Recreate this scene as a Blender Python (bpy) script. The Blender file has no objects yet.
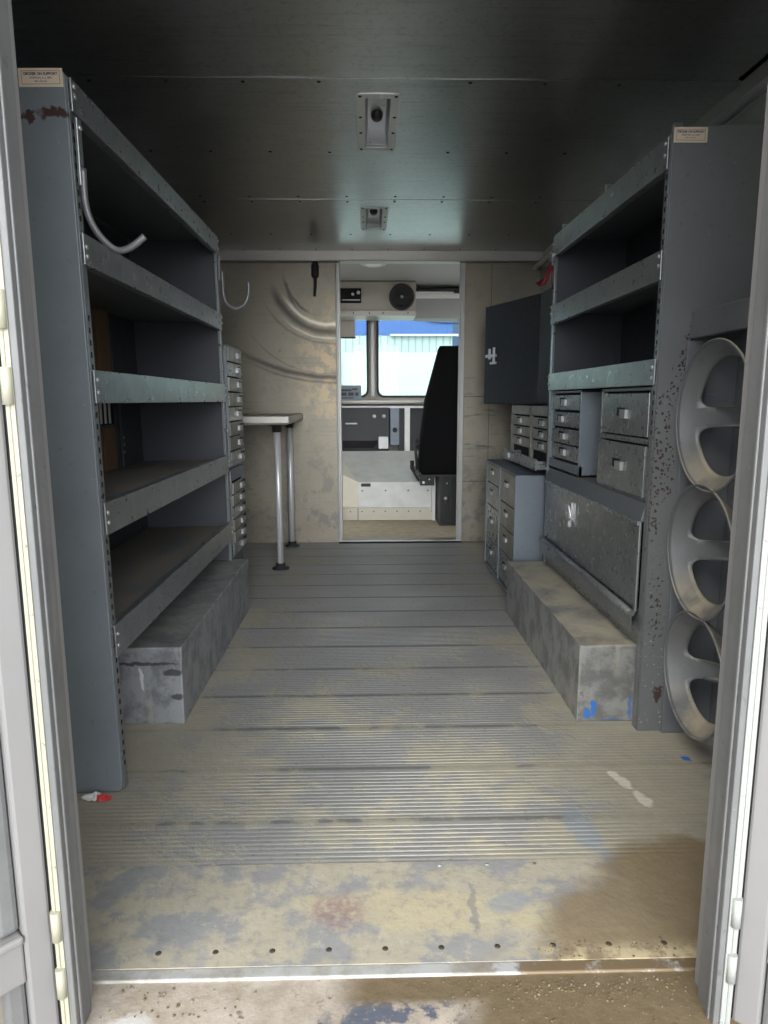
import bpy, bmesh, math, random
from mathutils import Vector, Matrix
from mathutils.geometry import delaunay_2d_cdt
random.seed(7)
S = bpy.context.scene
COL = S.collection
PI = math.pi

# ------------------------------------------------------------------ mesh helper
class MB:
    def __init__(self):
        self.v = []; self.f = []; self.mi = []; self.sm = []
    def add(self, verts, faces, mi=0, smooth=False):
        n = len(self.v)
        self.v += [tuple(p) for p in verts]
        for f in faces:
            self.f.append([n + i for i in f]); self.mi.append(mi); self.sm.append(smooth)
    def box(self, x0, x1, y0, y1, z0, z1, mi=0, rot=None):
        x0, x1 = min(x0, x1), max(x0, x1); y0, y1 = min(y0, y1), max(y0, y1); z0, z1 = min(z0, z1), max(z0, z1)
        vs = [Vector(p) for p in ((x0,y0,z0),(x1,y0,z0),(x1,y1,z0),(x0,y1,z0),(x0,y0,z1),(x1,y0,z1),(x1,y1,z1),(x0,y1,z1))]
        if rot:                                   # (pivot, axis, angle)
            m = Matrix.Rotation(rot[2], 3, rot[1]); c = Vector(rot[0])
            vs = [m @ (v - c) + c for v in vs]
        self.add(vs, [(0,3,2,1),(4,5,6,7),(0,1,5,4),(1,2,6,5),(2,3,7,6),(3,0,4,7)], mi)
        return self
    def hexa(self, lo, hi, mi=0):                 # two quads, ccw seen from above
        self.add(list(lo) + list(hi), [(0,3,2,1),(4,5,6,7),(0,1,5,4),(1,2,6,5),(2,3,7,6),(3,0,4,7)], mi)
        return self
    def prism(self, poly, axis, a, b, mi=0, smooth=False):   # poly in the two other axes (cyclic order)
        def P(u, w, t):
            return (t,u,w) if axis == 'X' else (u,t,w) if axis == 'Y' else (u,w,t)
        n = len(poly)
        vs = [P(u,w,a) for u,w in poly] + [P(u,w,b) for u,w in poly]
        area = sum(poly[i][0]*poly[(i+1)%n][1]-poly[(i+1)%n][0]*poly[i][1] for i in range(n))
        flip = (area > 0) == (b > a)
        if axis == 'Y': flip = not flip
        c0 = list(range(n)); c1 = list(range(n, 2*n))
        sides = [(i, (i+1)%n, n+(i+1)%n, n+i) for i in range(n)]
        if flip: fs = [c0[::-1], c1]
        else: fs = [c0, c1[::-1]]; sides = [s[::-1] for s in sides]
        self.add(vs, fs, mi); self.sm[-2:] = [False, False]
        m = len(self.v) - 2*n
        for s in sides:
            self.f.append([m+i for i in s]); self.mi.append(mi); self.sm.append(smooth)
        # drop duplicate bookkeeping
        return self
    def tube(self, path, r, seg=12, mi=0, cap=True):
        pts = [Vector(p) for p in path]
        rs = r if isinstance(r, (list, tuple)) else [r]*len(pts)
        rings = []
        up = None
        for i, p in enumerate(pts):
            d = (pts[min(i+1, len(pts)-1)] - pts[max(i-1, 0)]).normalized()
            if up is None:
                up = d.orthogonal().normalized()
            up = (up - d*up.dot(d)).normalized()
            s = d.cross(up)
            rings.append([p + (up*math.cos(2*PI*k/seg) + s*math.sin(2*PI*k/seg))*rs[i] for k in range(seg)])
        vs = [v for ring in rings for v in ring]; fs = []
        for i in range(len(pts)-1):
            for k in range(seg):
                a = i*seg+k; b = i*seg+(k+1)%seg
                fs.append((a, b, b+seg, a+seg))
        self.add(vs, fs, mi, True)
        if cap:
            n = len(self.v) - len(vs)
            self.f.append([n+k for k in range(seg)][::-1]); self.mi.append(mi); self.sm.append(False)
            self.f.append([n+(len(pts)-1)*seg+k for k in range(seg)]); self.mi.append(mi); self.sm.append(False)
        return self
    def lathe(self, prof, c, axis='Z', seg=32, mi=0, smooth=True, closed=False):   # prof: (r, h)
        c = Vector(c); vs = []; fs = []
        for r, h in prof:
            for k in range(seg):
                a = 2*PI*k/seg; u, w = r*math.cos(a), r*math.sin(a)
                vs.append(c + (Vector((u,w,h)) if axis == 'Z' else Vector((h,u,w)) if axis == 'X' else Vector((w,h,u))))
        m = len(prof)
        for i in range(m if closed else m-1):
            j = (i+1) % m
            for k in range(seg):
                fs.append((i*seg+k, i*seg+(k+1)%seg, j*seg+(k+1)%seg, j*seg+k))
        self.add(vs, fs, mi, smooth)
        return self
    def disc(self, c, r, n, seg=10, mi=0, h=.002):  # tiny bolt head: dome on a plane with normal n
        n = Vector(n).normalized(); c = Vector(c)
        self.tube([c - n*.001, c + n*h*.6, c + n*h], [r, r*.9, r*.45], seg, mi)
        return self
    def loft(self, rings, mi=0, smooth=True):
        n = len(rings[0]); vs = [p for r in rings for p in r]; fs = []
        for i in range(len(rings)-1):
            for k in range(n):
                fs.append((i*n+k, i*n+(k+1)%n, (i+1)*n+(k+1)%n, (i+1)*n+k))
        fs.append(tuple(range(n))[::-1]); fs.append(tuple((len(rings)-1)*n+k for k in range(n)))
        self.add(vs, fs, mi, smooth)
        return self
    def build(self, name, mats, parent=None, bev=0, label=None, recalc=True):
        me = bpy.data.meshes.new(name)
        off = Vector(parent_base(parent)) if parent else Vector((0,0,0))
        me.from_pydata([Vector(p) - off for p in self.v], [], self.f)
        mats = mats if isinstance(mats, (list, tuple)) else [mats]
        for m in mats: me.materials.append(m)
        me.polygons.foreach_set('material_index', self.mi)
        me.polygons.foreach_set('use_smooth', self.sm)
        if recalc:
            bm = bmesh.new(); bm.from_mesh(me)
            bmesh.ops.recalc_face_normals(bm, faces=bm.faces)
            bm.to_mesh(me); bm.free()
        me.update()
        o = bpy.data.objects.new(name, me); COL.objects.link(o)
        if parent: o.parent = parent
        if label: o['label'] = label
        if bev:
            b = o.modifiers.new('bevel', 'BEVEL'); b.width = bev; b.segments = 2; b.limit_method = 'ANGLE'; b.angle_limit = math.radians(40)
        return o

BASE = {}
def parent_base(p):
    return BASE.get(p.name, (0,0,0))
def thing(name, label, cat, loc, group=None):
    o = bpy.data.objects.new(name, None); COL.objects.link(o)
    o.location = loc; o.empty_display_size = .1
    BASE[o.name] = tuple(loc)
    o['label'] = label; o['category'] = cat
    if group: o['group'] = group
    return o
def sub(o):                # a part that has parts of its own: same base as its thing
    BASE[o.name] = BASE.get(o.parent.name, (0,0,0)); return o
def tag(o, label, cat, group=None, kind=None):
    o['label'] = label; o['category'] = cat
    if group: o['group'] = group
    if kind: o['kind'] = kind
    return o
def struct(o, label=None, cat=None):
    o['kind'] = 'structure'
    if label: o['label'] = label
    if cat: o['category'] = cat
    return o

# ------------------------------------------------------------------ materials
def lin(r, g, b):
    f = lambda c: (c/255/12.92) if c/255 <= .04045 else ((c/255+.055)/1.055)**2.4
    return (f(r), f(g), f(b), 1)
class NG:
    def __init__(self, name):
        self.m = bpy.data.materials.new(name); self.m.use_nodes = True
        self.t = self.m.node_tree; self.n = self.t.nodes; self.l = self.t.links
        self.b = self.n['Principled BSDF']
        g = self.n.new('ShaderNodeNewGeometry'); self.pos = g.outputs['Position']; self.nrm = g.outputs['Normal']
    def put(self, sock, v):
        if hasattr(v, 'is_linked'): self.l.new(v, sock)
        else: sock.default_value = v
    def math(self, op, a, b=0, c=0, clamp=False):
        n = self.n.new('ShaderNodeMath'); n.operation = op; n.use_clamp = clamp
        self.put(n.inputs[0], a); self.put(n.inputs[1], b); self.put(n.inputs[2], c)
        return n.outputs[0]
    def vmath(self, op, a, b):
        n = self.n.new('ShaderNodeVectorMath'); n.operation = op
        self.put(n.inputs[0], a); self.put(n.inputs[1], b)
        return n.outputs['Value'] if op in ('LENGTH', 'DOT_PRODUCT', 'DISTANCE') else n.outputs[0]
    def mix(self, f, a, b):
        n = self.n.new('ShaderNodeMix'); n.data_type = 'RGBA'
        self.put(n.inputs[0], f); self.put(n.inputs[6], a); self.put(n.inputs[7], b)
        return n.outputs[2]
    def fmix(self, f, a, b):
        n = self.n.new('ShaderNodeMix'); n.data_type = 'FLOAT'
        self.put(n.inputs[0], f); self.put(n.inputs[2], a); self.put(n.inputs[3], b)
        return n.outputs[0]
    def xyz(self, v=None):
        n = self.n.new('ShaderNodeSeparateXYZ'); self.l.new(v or self.pos, n.inputs[0]); return n.outputs
    def map(self, scale=(1,1,1), loc=(0,0,0), v=None, rot=(0,0,0)):
        n = self.n.new('ShaderNodeMapping'); self.l.new(v or self.pos, n.inputs[0])
        n.inputs['Scale'].default_value = scale; n.inputs['Location'].default_value = loc; n.inputs['Rotation'].default_value = rot
        return n.outputs[0]
    def noise(self, scale, detail=4, rough=.55, v=None, dist=0, color=False):
        n = self.n.new('ShaderNodeTexNoise'); self.l.new(v or self.pos, n.inputs['Vector'])
        n.inputs['Scale'].default_value = scale; n.inputs['Detail'].default_value = detail
        n.inputs['Roughness'].default_value = rough; n.inputs['Distortion'].default_value = dist
        return n.outputs['Color' if color else 'Fac']
    def voro(self, scale, v=None, feature='F1', rnd=1):
        n = self.n.new('ShaderNodeTexVoronoi'); n.feature = feature; self.l.new(v or self.pos, n.inputs['Vector'])
        n.inputs['Scale'].default_value = scale; n.inputs['Randomness'].default_value = rnd
        return n
    def step(self, v, a, b, lo=0, hi=1):         # smooth remap
        n = self.n.new('ShaderNodeMapRange'); n.interpolation_type = 'SMOOTHSTEP'
        self.put(n.inputs[0], v); n.inputs[1].default_value = a; n.inputs[2].default_value = b
        n.inputs[3].default_value = lo; n.inputs[4].default_value = hi
        return n.outputs[0]
    def warp(self, amp, scale, detail=3):
        c = self.vmath('SUBTRACT', self.noise(scale, detail, .6, color=True), (.5,.5,.5))
        return self.vmath('ADD', self.pos, self.vmath('MULTIPLY', c, (amp*2,)*3))
    def blob(self, w, c, r, ang=0, axes='XY', soft=.35):   # an elliptic mark round a point, ragged by the warped position w
        s = self.xyz(w); i = {'X':0,'Y':1,'Z':2}
        u = self.math('SUBTRACT', s[i[axes[0]]], c[0]); v = self.math('SUBTRACT', s[i[axes[1]]], c[1])
        ca, sa = math.cos(ang), math.sin(ang)
        u2 = self.math('ADD', self.math('MULTIPLY', u, ca/r[0]), self.math('MULTIPLY', v, sa/r[0]))
        v2 = self.math('ADD', self.math('MULTIPLY', u, -sa/r[1]), self.math('MULTIPLY', v, ca/r[1]))
        d = self.math('SQRT', self.math('ADD', self.math('MULTIPLY', u2, u2), self.math('MULTIPLY', v2, v2)))
        return self.step(d, 1-soft, 1+soft*.3, 1, 0)
    def bump(self, h, strength=.3, dist=.002):
        n = self.n.new('ShaderNodeBump'); n.inputs['Strength'].default_value = strength; n.inputs['Distance'].default_value = dist
        self.l.new(h, n.inputs['Height']); self.l.new(n.outputs[0], self.b.inputs['Normal'])
    def out(self, col=None, rough=None, metal=None, spec=None):
        if col is not None: self.put(self.b.inputs['Base Color'], col)
        if rough is not None: self.put(self.b.inputs['Roughness'], rough)
        if metal is not None: self.put(self.b.inputs['Metallic'], metal)
        if spec is not None: self.put(self.b.inputs['Specular IOR Level'], spec)
        return self.m

def plain(name, col, rough=.5, metal=0, var=.12, scale=30, spec=None, bump=0):
    g = NG(name); n = g.noise(scale, 4)
    d = tuple(c*(1-var) for c in col[:3])+(1,); e = tuple(min(1, c*(1+var)) for c in col[:3])+(1,)
    if bump: g.bump(g.noise(scale*4, 3), bump, .002)
    return g.out(g.mix(n, d, e), g.fmix(n, max(0,rough-.06), rough+.06), metal, spec)

def paint(name, col, rough=.42, metal=.35, wear=.12, wearcol=(.42,.43,.42,1), dust=0, dustcol=(.36,.31,.22,1), extra=None, dark=.5, mott=0):
    """chipped grey enamel on sheet steel: blotchy coat, bright scratches, dark grime, dust on what faces up"""
    g = NG(name)
    n1 = g.noise(5, 5, .6); n2 = g.noise(38, 4, .6)
    c = g.mix(n1, tuple(x*.8 for x in col[:3])+(1,), tuple(x*1.18 for x in col[:3])+(1,))
    c = g.mix(g.math('MULTIPLY', g.step(n2, .6, .78), dark), c, tuple(x*.42 for x in col[:3])+(1,))
    if mott: c = g.mix(g.math('MULTIPLY', g.step(g.noise(11, 6, .7), .42, .62), mott), c, tuple(x*.45 for x in col[:3])+(1,)); c = g.mix(g.math('MULTIPLY', g.step(g.noise(1, 5, .65, v=g.map((24,24,3), (3,1,0))), .55, .72), mott), c, (.40,.375,.31,1))
    sc = g.noise(1, 6, .7, v=g.map((9,9,120), rot=(.5,.3,.4)))
    w = g.math('MULTIPLY', g.step(sc, .66, .72), g.step(n1, .45, .65))
    c = g.mix(g.math('MULTIPLY', g.step(g.noise(1, 5, .7, v=g.map((40,40,7), (1,5,2), rot=(.2,-.3,.9))), .70, .74), .35), c, tuple(x*.3 for x in col[:3])+(1,))
    fl = g.step(g.noise(150, 2, .5),   .738, .78)
    w = g.math('MULTIPLY', g.math('MAXIMUM', w, g.math('MULTIPLY', fl, .8)), wear*5, clamp=True)
    c = g.mix(w, c, wearcol)
    r = g.fmix(n2, rough-.08, rough+.12)
    if dust:
        up = g.step(g.xyz(g.nrm)[2], .3, .9)
        dn = g.math('MULTIPLY', g.math('MULTIPLY', up, g.step(g.noise(7, 5, .65), .3, .62)), dust, clamp=True)
        c = g.mix(dn, c, dustcol); r = g.fmix(dn, r, .9)
        mt = g.math('MULTIPLY', g.math('SUBTRACT', 1, dn), metal)
    else: mt = metal
    if extra: c, r, mt = extra(g, c, r, mt)
    g.bump(g.noise(14, 4, .5), .18, .006)
    return g.out(c, r, mt)

def rust_left(g, c, r, mt):
    w = g.warp(.022, 40)
    b = g.blob(w, (-.682,1.622), (.042,.011), .05, 'XZ'); b2 = g.blob(w, (-.737,1.616), (.018,.009), .3, 'XZ')
    m = g.math('MAXIMUM', b, b2)
    m = g.math('MULTIPLY', m, g.step(g.xyz()[1], 1.72, 1.70))
    return g.mix(m, c, (.045,.022,.016,1)), g.fmix(m, r, .9), g.math('MULTIPLY', mt, g.math('SUBTRACT', 1, m))
def rust_right(g, c, r, mt):
    v = g.voro(104, v=g.warp(.006, 90)); w = g.warp(.02, 20)
    spot = g.step(v.outputs['Distance'], .36, .46, 1, 0)
    rnd = g.step(g.xyz(v.outputs['Color'])[0], .28, .34)
    reg = g.math('MAXIMUM', g.blob(w, (.83,.80), (.036,.26), 0, 'XZ', .7), g.blob(w, (.868,1.06), (.02,.2), -.25, 'XZ', .6))
    reg = g.math('MAXIMUM', reg, g.blob(w, (.838,.80), (.045,.12), 0, 'XZ', .5))
    reg = g.math('MAXIMUM', reg, g.math('MULTIPLY', g.blob(w, (.85,.4), (.05,.3), 0, 'XZ', .9), .5))
    m = g.math('MULTIPLY', g.math('MULTIPLY', spot, rnd), g.step(g.math('ADD', reg, g.math('MULTIPLY', g.noise(130,1), .35)), .52, .66))
    m = g.math('MAXIMUM', m, g.blob(g.warp(.02,60), (.872,.12), (.016,.03), 0, 'XZ'))
    c = g.mix(m, c, (.05,.028,.026,1))
    chips = g.math('MULTIPLY', g.step(g.noise(120, 2, .6), .66, .7), g.step(g.xyz()[2], .75, .1))
    c = g.mix(chips, c, (.42,.42,.40,1))
    return c, g.fmix(m, r, .85), g.math('MULTIPLY', mt, g.math('SUBTRACT', 1, m))

GREY = (.150,.168,.184,1)
M = {}
M['panel'] = paint('grey_enamel_panel', (.195,.218,.238,1), .45, .25, extra=rust_left)
M['panel_r'] = paint('grey_enamel_rusty_panel', (.165,.174,.178,1), .45, .25, extra=rust_right)
M['inside'] = paint('grey_enamel_shaded', (.042,.046,.054,1), .5, .1, wear=.04)  # the grey enamel again, interior shade put into its colour
M['lip'] = paint('worn_grey_steel_lip', (.24,.255,.26,1), .28, .6, wear=.2, dark=.35, mott=.22)
M['shelf'] = paint('dusty_grey_shelf', (.14,.15,.16,1), .5, .3, dust=.9, dustcol=(.20,.17,.13,1))
def drips(g, c, r, mt):
    k = g.math('MULTIPLY', g.step(g.noise(1, 3, .6, v=g.map((70,70,7), (2,1,3))), .68, .71), g.step(g.noise(9, 2), .5, .6))
    return g.mix(k, c, (.5,.52,.5,1)), r, mt
M['drawer'] = paint('scuffed_drawer_steel', (.20,.215,.22,1), .27, .55, wear=.2, dark=.3, mott=.25, extra=drips)
M['drawer_tan'] = paint('dirty_tan_drawer_steel', (.25,.235,.20,1), .4, .45, wear=.25, dark=1, mott=.5)
M['navy'] = paint('dark_slate_enamel', (.014,.016,.020,1), .6, .0, wear=.03)
M['slate'] = paint('slate_blue_enamel', (.165,.19,.215,1), .45, .3, wear=.25)
def leftbox(g, c, r, mt):
    w = g.warp(.01, 40); near = g.step(g.xyz()[1], 2.03, 2.015)
    k = g.math('MULTIPLY', g.blob(w, (-.705,.15), (.006,.045), .12, 'XZ'), near)
    c = g.mix(k, c, (.6,.6,.6,1))
    k = g.math('MULTIPLY', g.math('MAXIMUM', g.math('MAXIMUM', g.blob(w, (-.61,.17), (.035,.012), 0, 'XZ'), g.blob(w, (-.70,.199), (.12,.006), 0, 'XZ')), g.blob(w, (-.60,.09), (.02,.012), 0, 'XZ')), near)
    return g.mix(g.math('MULTIPLY', k, .85), c, (.04,.04,.045,1)), r, mt
M['wheelbox'] = paint('galvanised_wheel_box', (.30,.31,.325,1), .42, .35, wear=.16, dark=.9, dust=.5, dustcol=(.30,.28,.24,1), mott=.75, extra=leftbox)
def bluepaint(g, c, r, mt):
    s = g.xyz()
    w = g.warp(.012, 30, 2)
    b = g.math('MAXIMUM', g.blob(w, (.700,.045), (.010,.032), 0, 'XZ', .25), g.blob(w, (.680,.028), (.011,.020), .3, 'XZ', .25))
    b = g.math('MAXIMUM', b, g.math('MULTIPLY', g.blob(w, (.815,.045), (.006,.05), 0, 'XZ', .5), .7))
    b = g.math('MAXIMUM', b, g.math('MULTIPLY', g.blob(w, (.76,.006), (.04,.005), 0, 'XZ', .5), .6))
    b = g.math('MULTIPLY', b, g.step(s[1], 2.03, 2.0))
    return g.mix(b, c, (.035,.15,.46,1)), g.fmix(b, r, .5), g.math('MULTIPLY', mt, g.math('SUBTRACT', 1, b))
M['wheelbox_r'] = paint('galvanised_wheel_box_blue_splash', (.31,.31,.30,1), .45, .3, wear=.22, dark=.8, dust=1, dustcol=(.42,.38,.29,1), extra=bluepaint, mott=.8)
M['galv'] = plain('bright_galvanised', (.55,.56,.56,1), .35, .8)
M['handle'] = plain('pale_drawer_pull', (.34,.35,.345,1), .35, .5, scale=60)
M['black'] = plain('black_recess', (.004,.004,.0045,1), .9, 0)
M['rubber'] = plain('black_rubber', (.02,.02,.021,1), .6, 0)
M['chrome'] = plain('dull_chrome_tube', (.66,.66,.65,1), .32, .35, scale=14)
M['bolt'] = plain('zinc_bolt', (.5,.5,.48,1), .4, .7)
M['darkscrew'] = plain('dark_screw', (.03,.03,.03,1), .5, .4)
M['rustscrew'] = plain('brown_screw', (.075,.06,.045,1), .6, .2)
M['wire'] = plain('grey_bent_rod', (.20,.20,.21,1), .45, .5, scale=50)
M['sticker'] = plain('cream_sticker', (.62,.52,.40,1), .5, 0, var=.05)
M['stickerline'] = plain('tan_sticker_border', (.30,.17,.10,1), .6, 0)
M['ink'] = plain('navy_ink', (.03,.03,.10,1), .6, 0)
M['red'] = plain('red_ribbon_cloth', (.16,.012,.015,1), .75, 0)
M['redfoil'] = plain('red_wrapper', (.55,.04,.04,1), .4, 0)
M['whitefoil'] = plain('white_wrapper', (.75,.74,.72,1), .45, 0)
M['seat'] = plain('black_seat_vinyl', (.004,.004,.005,1), .8, 0, spec=.2, bump=.15)
M['whitecab'] = plain('cream_cab_paint', (.62,.58,.48,1), .5, .05, var=.08, scale=8)
M['cabgrey'] = plain('grey_cab_headliner', (.30,.30,.29,1), .6, .1, var=.1)
M['hdr'] = plain('warm_grey_console_paint', (.40,.37,.32,1), .5, .1, var=.06)
M['dash'] = plain('dark_dash_plastic', (.03,.03,.034,1), .5, 0)
M['dashgrey'] = plain('blue_grey_dash_panel', (.22,.25,.29,1), .5, .1)
M['post'] = plain('white_post_paint', (.75,.75,.72,1), .45, 0)
M['cover'] = plain('pale_engine_cover', (.56,.56,.53,1), .4, .25, var=.25, scale=9)
M['oval'] = plain('lamp_socket', (.05,.05,.05,1), .4, .2)
M['rack'] = paint('grey_rack_enamel', (.150,.157,.163,1), .42, .3, wear=.12, dust=1, dustcol=(.40,.35,.26,1))
M['rackin'] = paint('grey_rack_inner_enamel', (.14,.15,.165,1), .5, .2, wear=.06)
M['frame'] = paint('grey_aluminium_jamb', (.165,.166,.165,1), .55, .15, wear=.2, wearcol=(.30,.30,.28,1), dark=.7, mott=.15)
M['cream'] = plain('cream_painted_hinge', (.36,.345,.265,1), .5, 0, var=.06, scale=10)
M['white_r'] = plain('white_painted_hinge', (.33,.34,.32,1), .5, 0, var=.06, scale=10)
M['door'] = plain('pale_door_stile', (.235,.228,.225,1), .5, .1, var=.08, scale=6)
M['doorpan'] = plain('beige_door_panel', (.24,.21,.175,1), .55, .05, var=.12, scale=5)
M['ply'] = None
g = NG('brown_plywood')
gr = g.noise(1, 5, .6, v=g.map((60,60,4)))
M['ply'] = g.out(g.mix(gr, (.13,.075,.038,1), (.24,.15,.08,1)), .75, 0)

# ribbed aluminium floor with dust, mud and stains
def floor_mat():
    g = NG('ribbed_aluminium_floor_dirt'); s = g.xyz()
    x, y, z = s[0], s[1], s[2]
    nA = g.noise(3.2, 6, .62); nB = g.noise(16, 5, .65); nF = g.noise(70, 4, .6)
    st = g.noise(1, 5, .6, v=g.map((2.2, 26, 1)))
    base = g.mix(st, (.27,.268,.262,1), (.39,.385,.372,1))
    sd = g.math('ABSOLUTE', g.math('SUBTRACT', g.math('FRACT', g.math('MULTIPLY', g.math('SUBTRACT', y, 1.3805), 1/.235)), .5))
    seam = g.math('MULTIPLY', g.step(sd, .045, .02, 0, 1), g.step(y, 1.47, 1.48)); seam = g.math('MULTIPLY', seam, g.step(g.noise(4, 4, .6, v=g.map((1,3,1), (7,3,0))), .22, .42))
    base = g.mix(g.math('MULTIPLY', g.step(nF, .55, .75), .6), base, (.10,.10,.10,1))
    top = g.step(z, -.0012, -.0002)                     # worn rib tops are bare metal, the grooves hold dirt
    base = g.mix(g.math('MULTIPLY', g.math('SUBTRACT', 1, top), .55), base, (.25,.24,.215,1))
    near = g.step(y, 3.3, 1.5)
    side = g.step(g.math('ABSOLUTE', g.math('SUBTRACT', x, .05)), .15, .7)
    dlev = g.math('ADD', g.math('MULTIPLY', nA, .75), g.math('MULTIPLY', nB, .35))
    dlev = g.math('ADD', dlev, g.math('ADD', g.math('MULTIPLY', near, .10), g.math('MULTIPLY', side, .10)))
    base = g.mix(g.math('MULTIPLY', seam, .75), base, (.12,.12,.115,1))
    d = g.math('ADD', g.math('MULTIPLY', g.step(dlev, .63, .70), .6), g.step(dlev, .45, .85, 0, .4))
    d = g.math('MULTIPLY', d, .85)
    dustc = g.mix(nB, (.30,.272,.20,1), (.42,.385,.29,1))
    c = g.mix(d, base, dustc)
    # flat plate by the sill: tan paste, blue-grey bare areas, stains
    plate = g.step(y, 1.352, 1.344)
    w = g.warp(.045, 12, 5); w2 = g.warp(.02, 30, 4)
    tan = g.step(g.math('ADD', g.noise(7, 6, .68), g.math('MULTIPLY', nB, .25)), .55, .66)
    bare = g.mix(g.noise(24, 4), (.235,.232,.232,1), (.335,.33,.32,1))
    pc = g.mix(tan, bare, g.mix(nB, (.345,.312,.24,1), (.46,.42,.325,1)))
    yel = g.blob(w, (.12,1.20), (.30,.06), -.1); pc = g.mix(g.math('MULTIPLY', yel, .7), pc, (.50,.43,.28,1))
    pc = g.mix(g.math('MULTIPLY', g.step(g.noise(34, 5, .7), .5, .66), .45), pc, (.22,.215,.21,1))
    pc = g.mix(g.math('MULTIPLY', g.step(g.noise(19, 6, .75), .56, .64), .6), pc, (.47,.43,.34,1))
    c = g.mix(plate, c, pc)
    red = g.blob(g.warp(.03, 22, 5), (-.068,1.205), (.062,.06), 0, soft=.5); c = g.mix(g.math('MULTIPLY', g.math('MULTIPLY', red, g.step(nF, .3, .6)), .7), c, (.26,.165,.165,1))
    lb = g.math('MAXIMUM', g.blob(w2, (.500,1.455), (.038,.10), .1), g.blob(w2, (.535,1.33), (.024,.06), .2))
    c = g.mix(g.math('MULTIPLY', lb, .8), c, (.27,.30,.325,1))
    lb2 = g.blob(w2, (.28,1.22), (.055,.03), .3); c = g.mix(g.math('MULTIPLY', lb2, .7), c, (.26,.285,.31,1))
    dk = g.blob(w2, (.205,1.21), (.008,.08), -.05); c = g.mix(g.math('MULTIPLY', dk, .6), c, (.2,.2,.2,1))
    # brown wet mud in the right corner
    mud = g.math('MAXIMUM', g.blob(w, (.56,1.10), (.26,.21), 0, soft=.25), g.blob(w, (.72,1.3), (.25,.12), 0, soft=.3))
    mc = g.mix(g.noise(22, 5, .65), (.16,.118,.066,1), (.27,.205,.12,1))
    c = g.mix(g.math('MULTIPLY', mud, .93), c, mc)
    edge = g.math('MULTIPLY', g.step(y, 1.125, 1.08), g.step(nB, .4, .55)); edge = g.math('MULTIPLY', edge, g.step(x, .15, .35))
    c = g.mix(edge, c, (.48,.40,.25,1))
    sm = g.math('MAXIMUM', g.blob(w2, (.665,1.66), (.016,.05), .25), g.blob(w2, (.69,1.57), (.018,.04), .3))
    c = g.mix(sm, c, (.62,.585,.49,1))
    bl = g.blob(w2, (.892,1.762), (.013,.014), 0); c = g.mix(bl, c, (.04,.15,.5,1))
    cover = g.math('MAXIMUM', g.math('MAXIMUM', d, g.math('MULTIPLY', plate, .8)), mud)
    r = g.fmix(cover, g.fmix(nF, .42, .6), .88)
    mt = g.fmix(cover, .2, 0.0)
    g.bump(g.math('ADD', g.math('MULTIPLY', nB, g.math('ADD', cover, .2)), g.math('MULTIPLY', nF, .3)), .5, .004)
    return g.out(c, r, mt)
M['floor'] = floor_mat()

def ceil_mat():
    g = NG('brushed_dark_aluminium_ceiling'); s = g.xyz()
    st = g.noise(1, 5, .6, v=g.map((3, 60, 1))); bl = g.noise(4, 5, .6)
    c = g.mix(bl, (.38,.395,.395,1), (.56,.58,.58,1))
    c = g.mix(g.math('MULTIPLY', g.step(st, .5, .75), .35), c, (.12,.12,.12,1))
    c = g.mix(g.math('MULTIPLY', g.step(g.noise(60, 4, .7), .5, .7), .35), c, (.16,.16,.16,1))
    sc = g.step(g.noise(1, 6, .7, v=g.map((14,90,1), rot=(0,0,.3))), .70, .74)
    c = g.mix(g.math('MULTIPLY', sc, .5), c, (.5,.5,.48,1))
    g.bump(g.math('ADD', g.math('MULTIPLY', st, .4), g.noise(5, 3)), .05, .01)
    return g.out(c, g.fmix(bl, .25, .36), .95)
M['ceil'] = ceil_mat()

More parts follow.
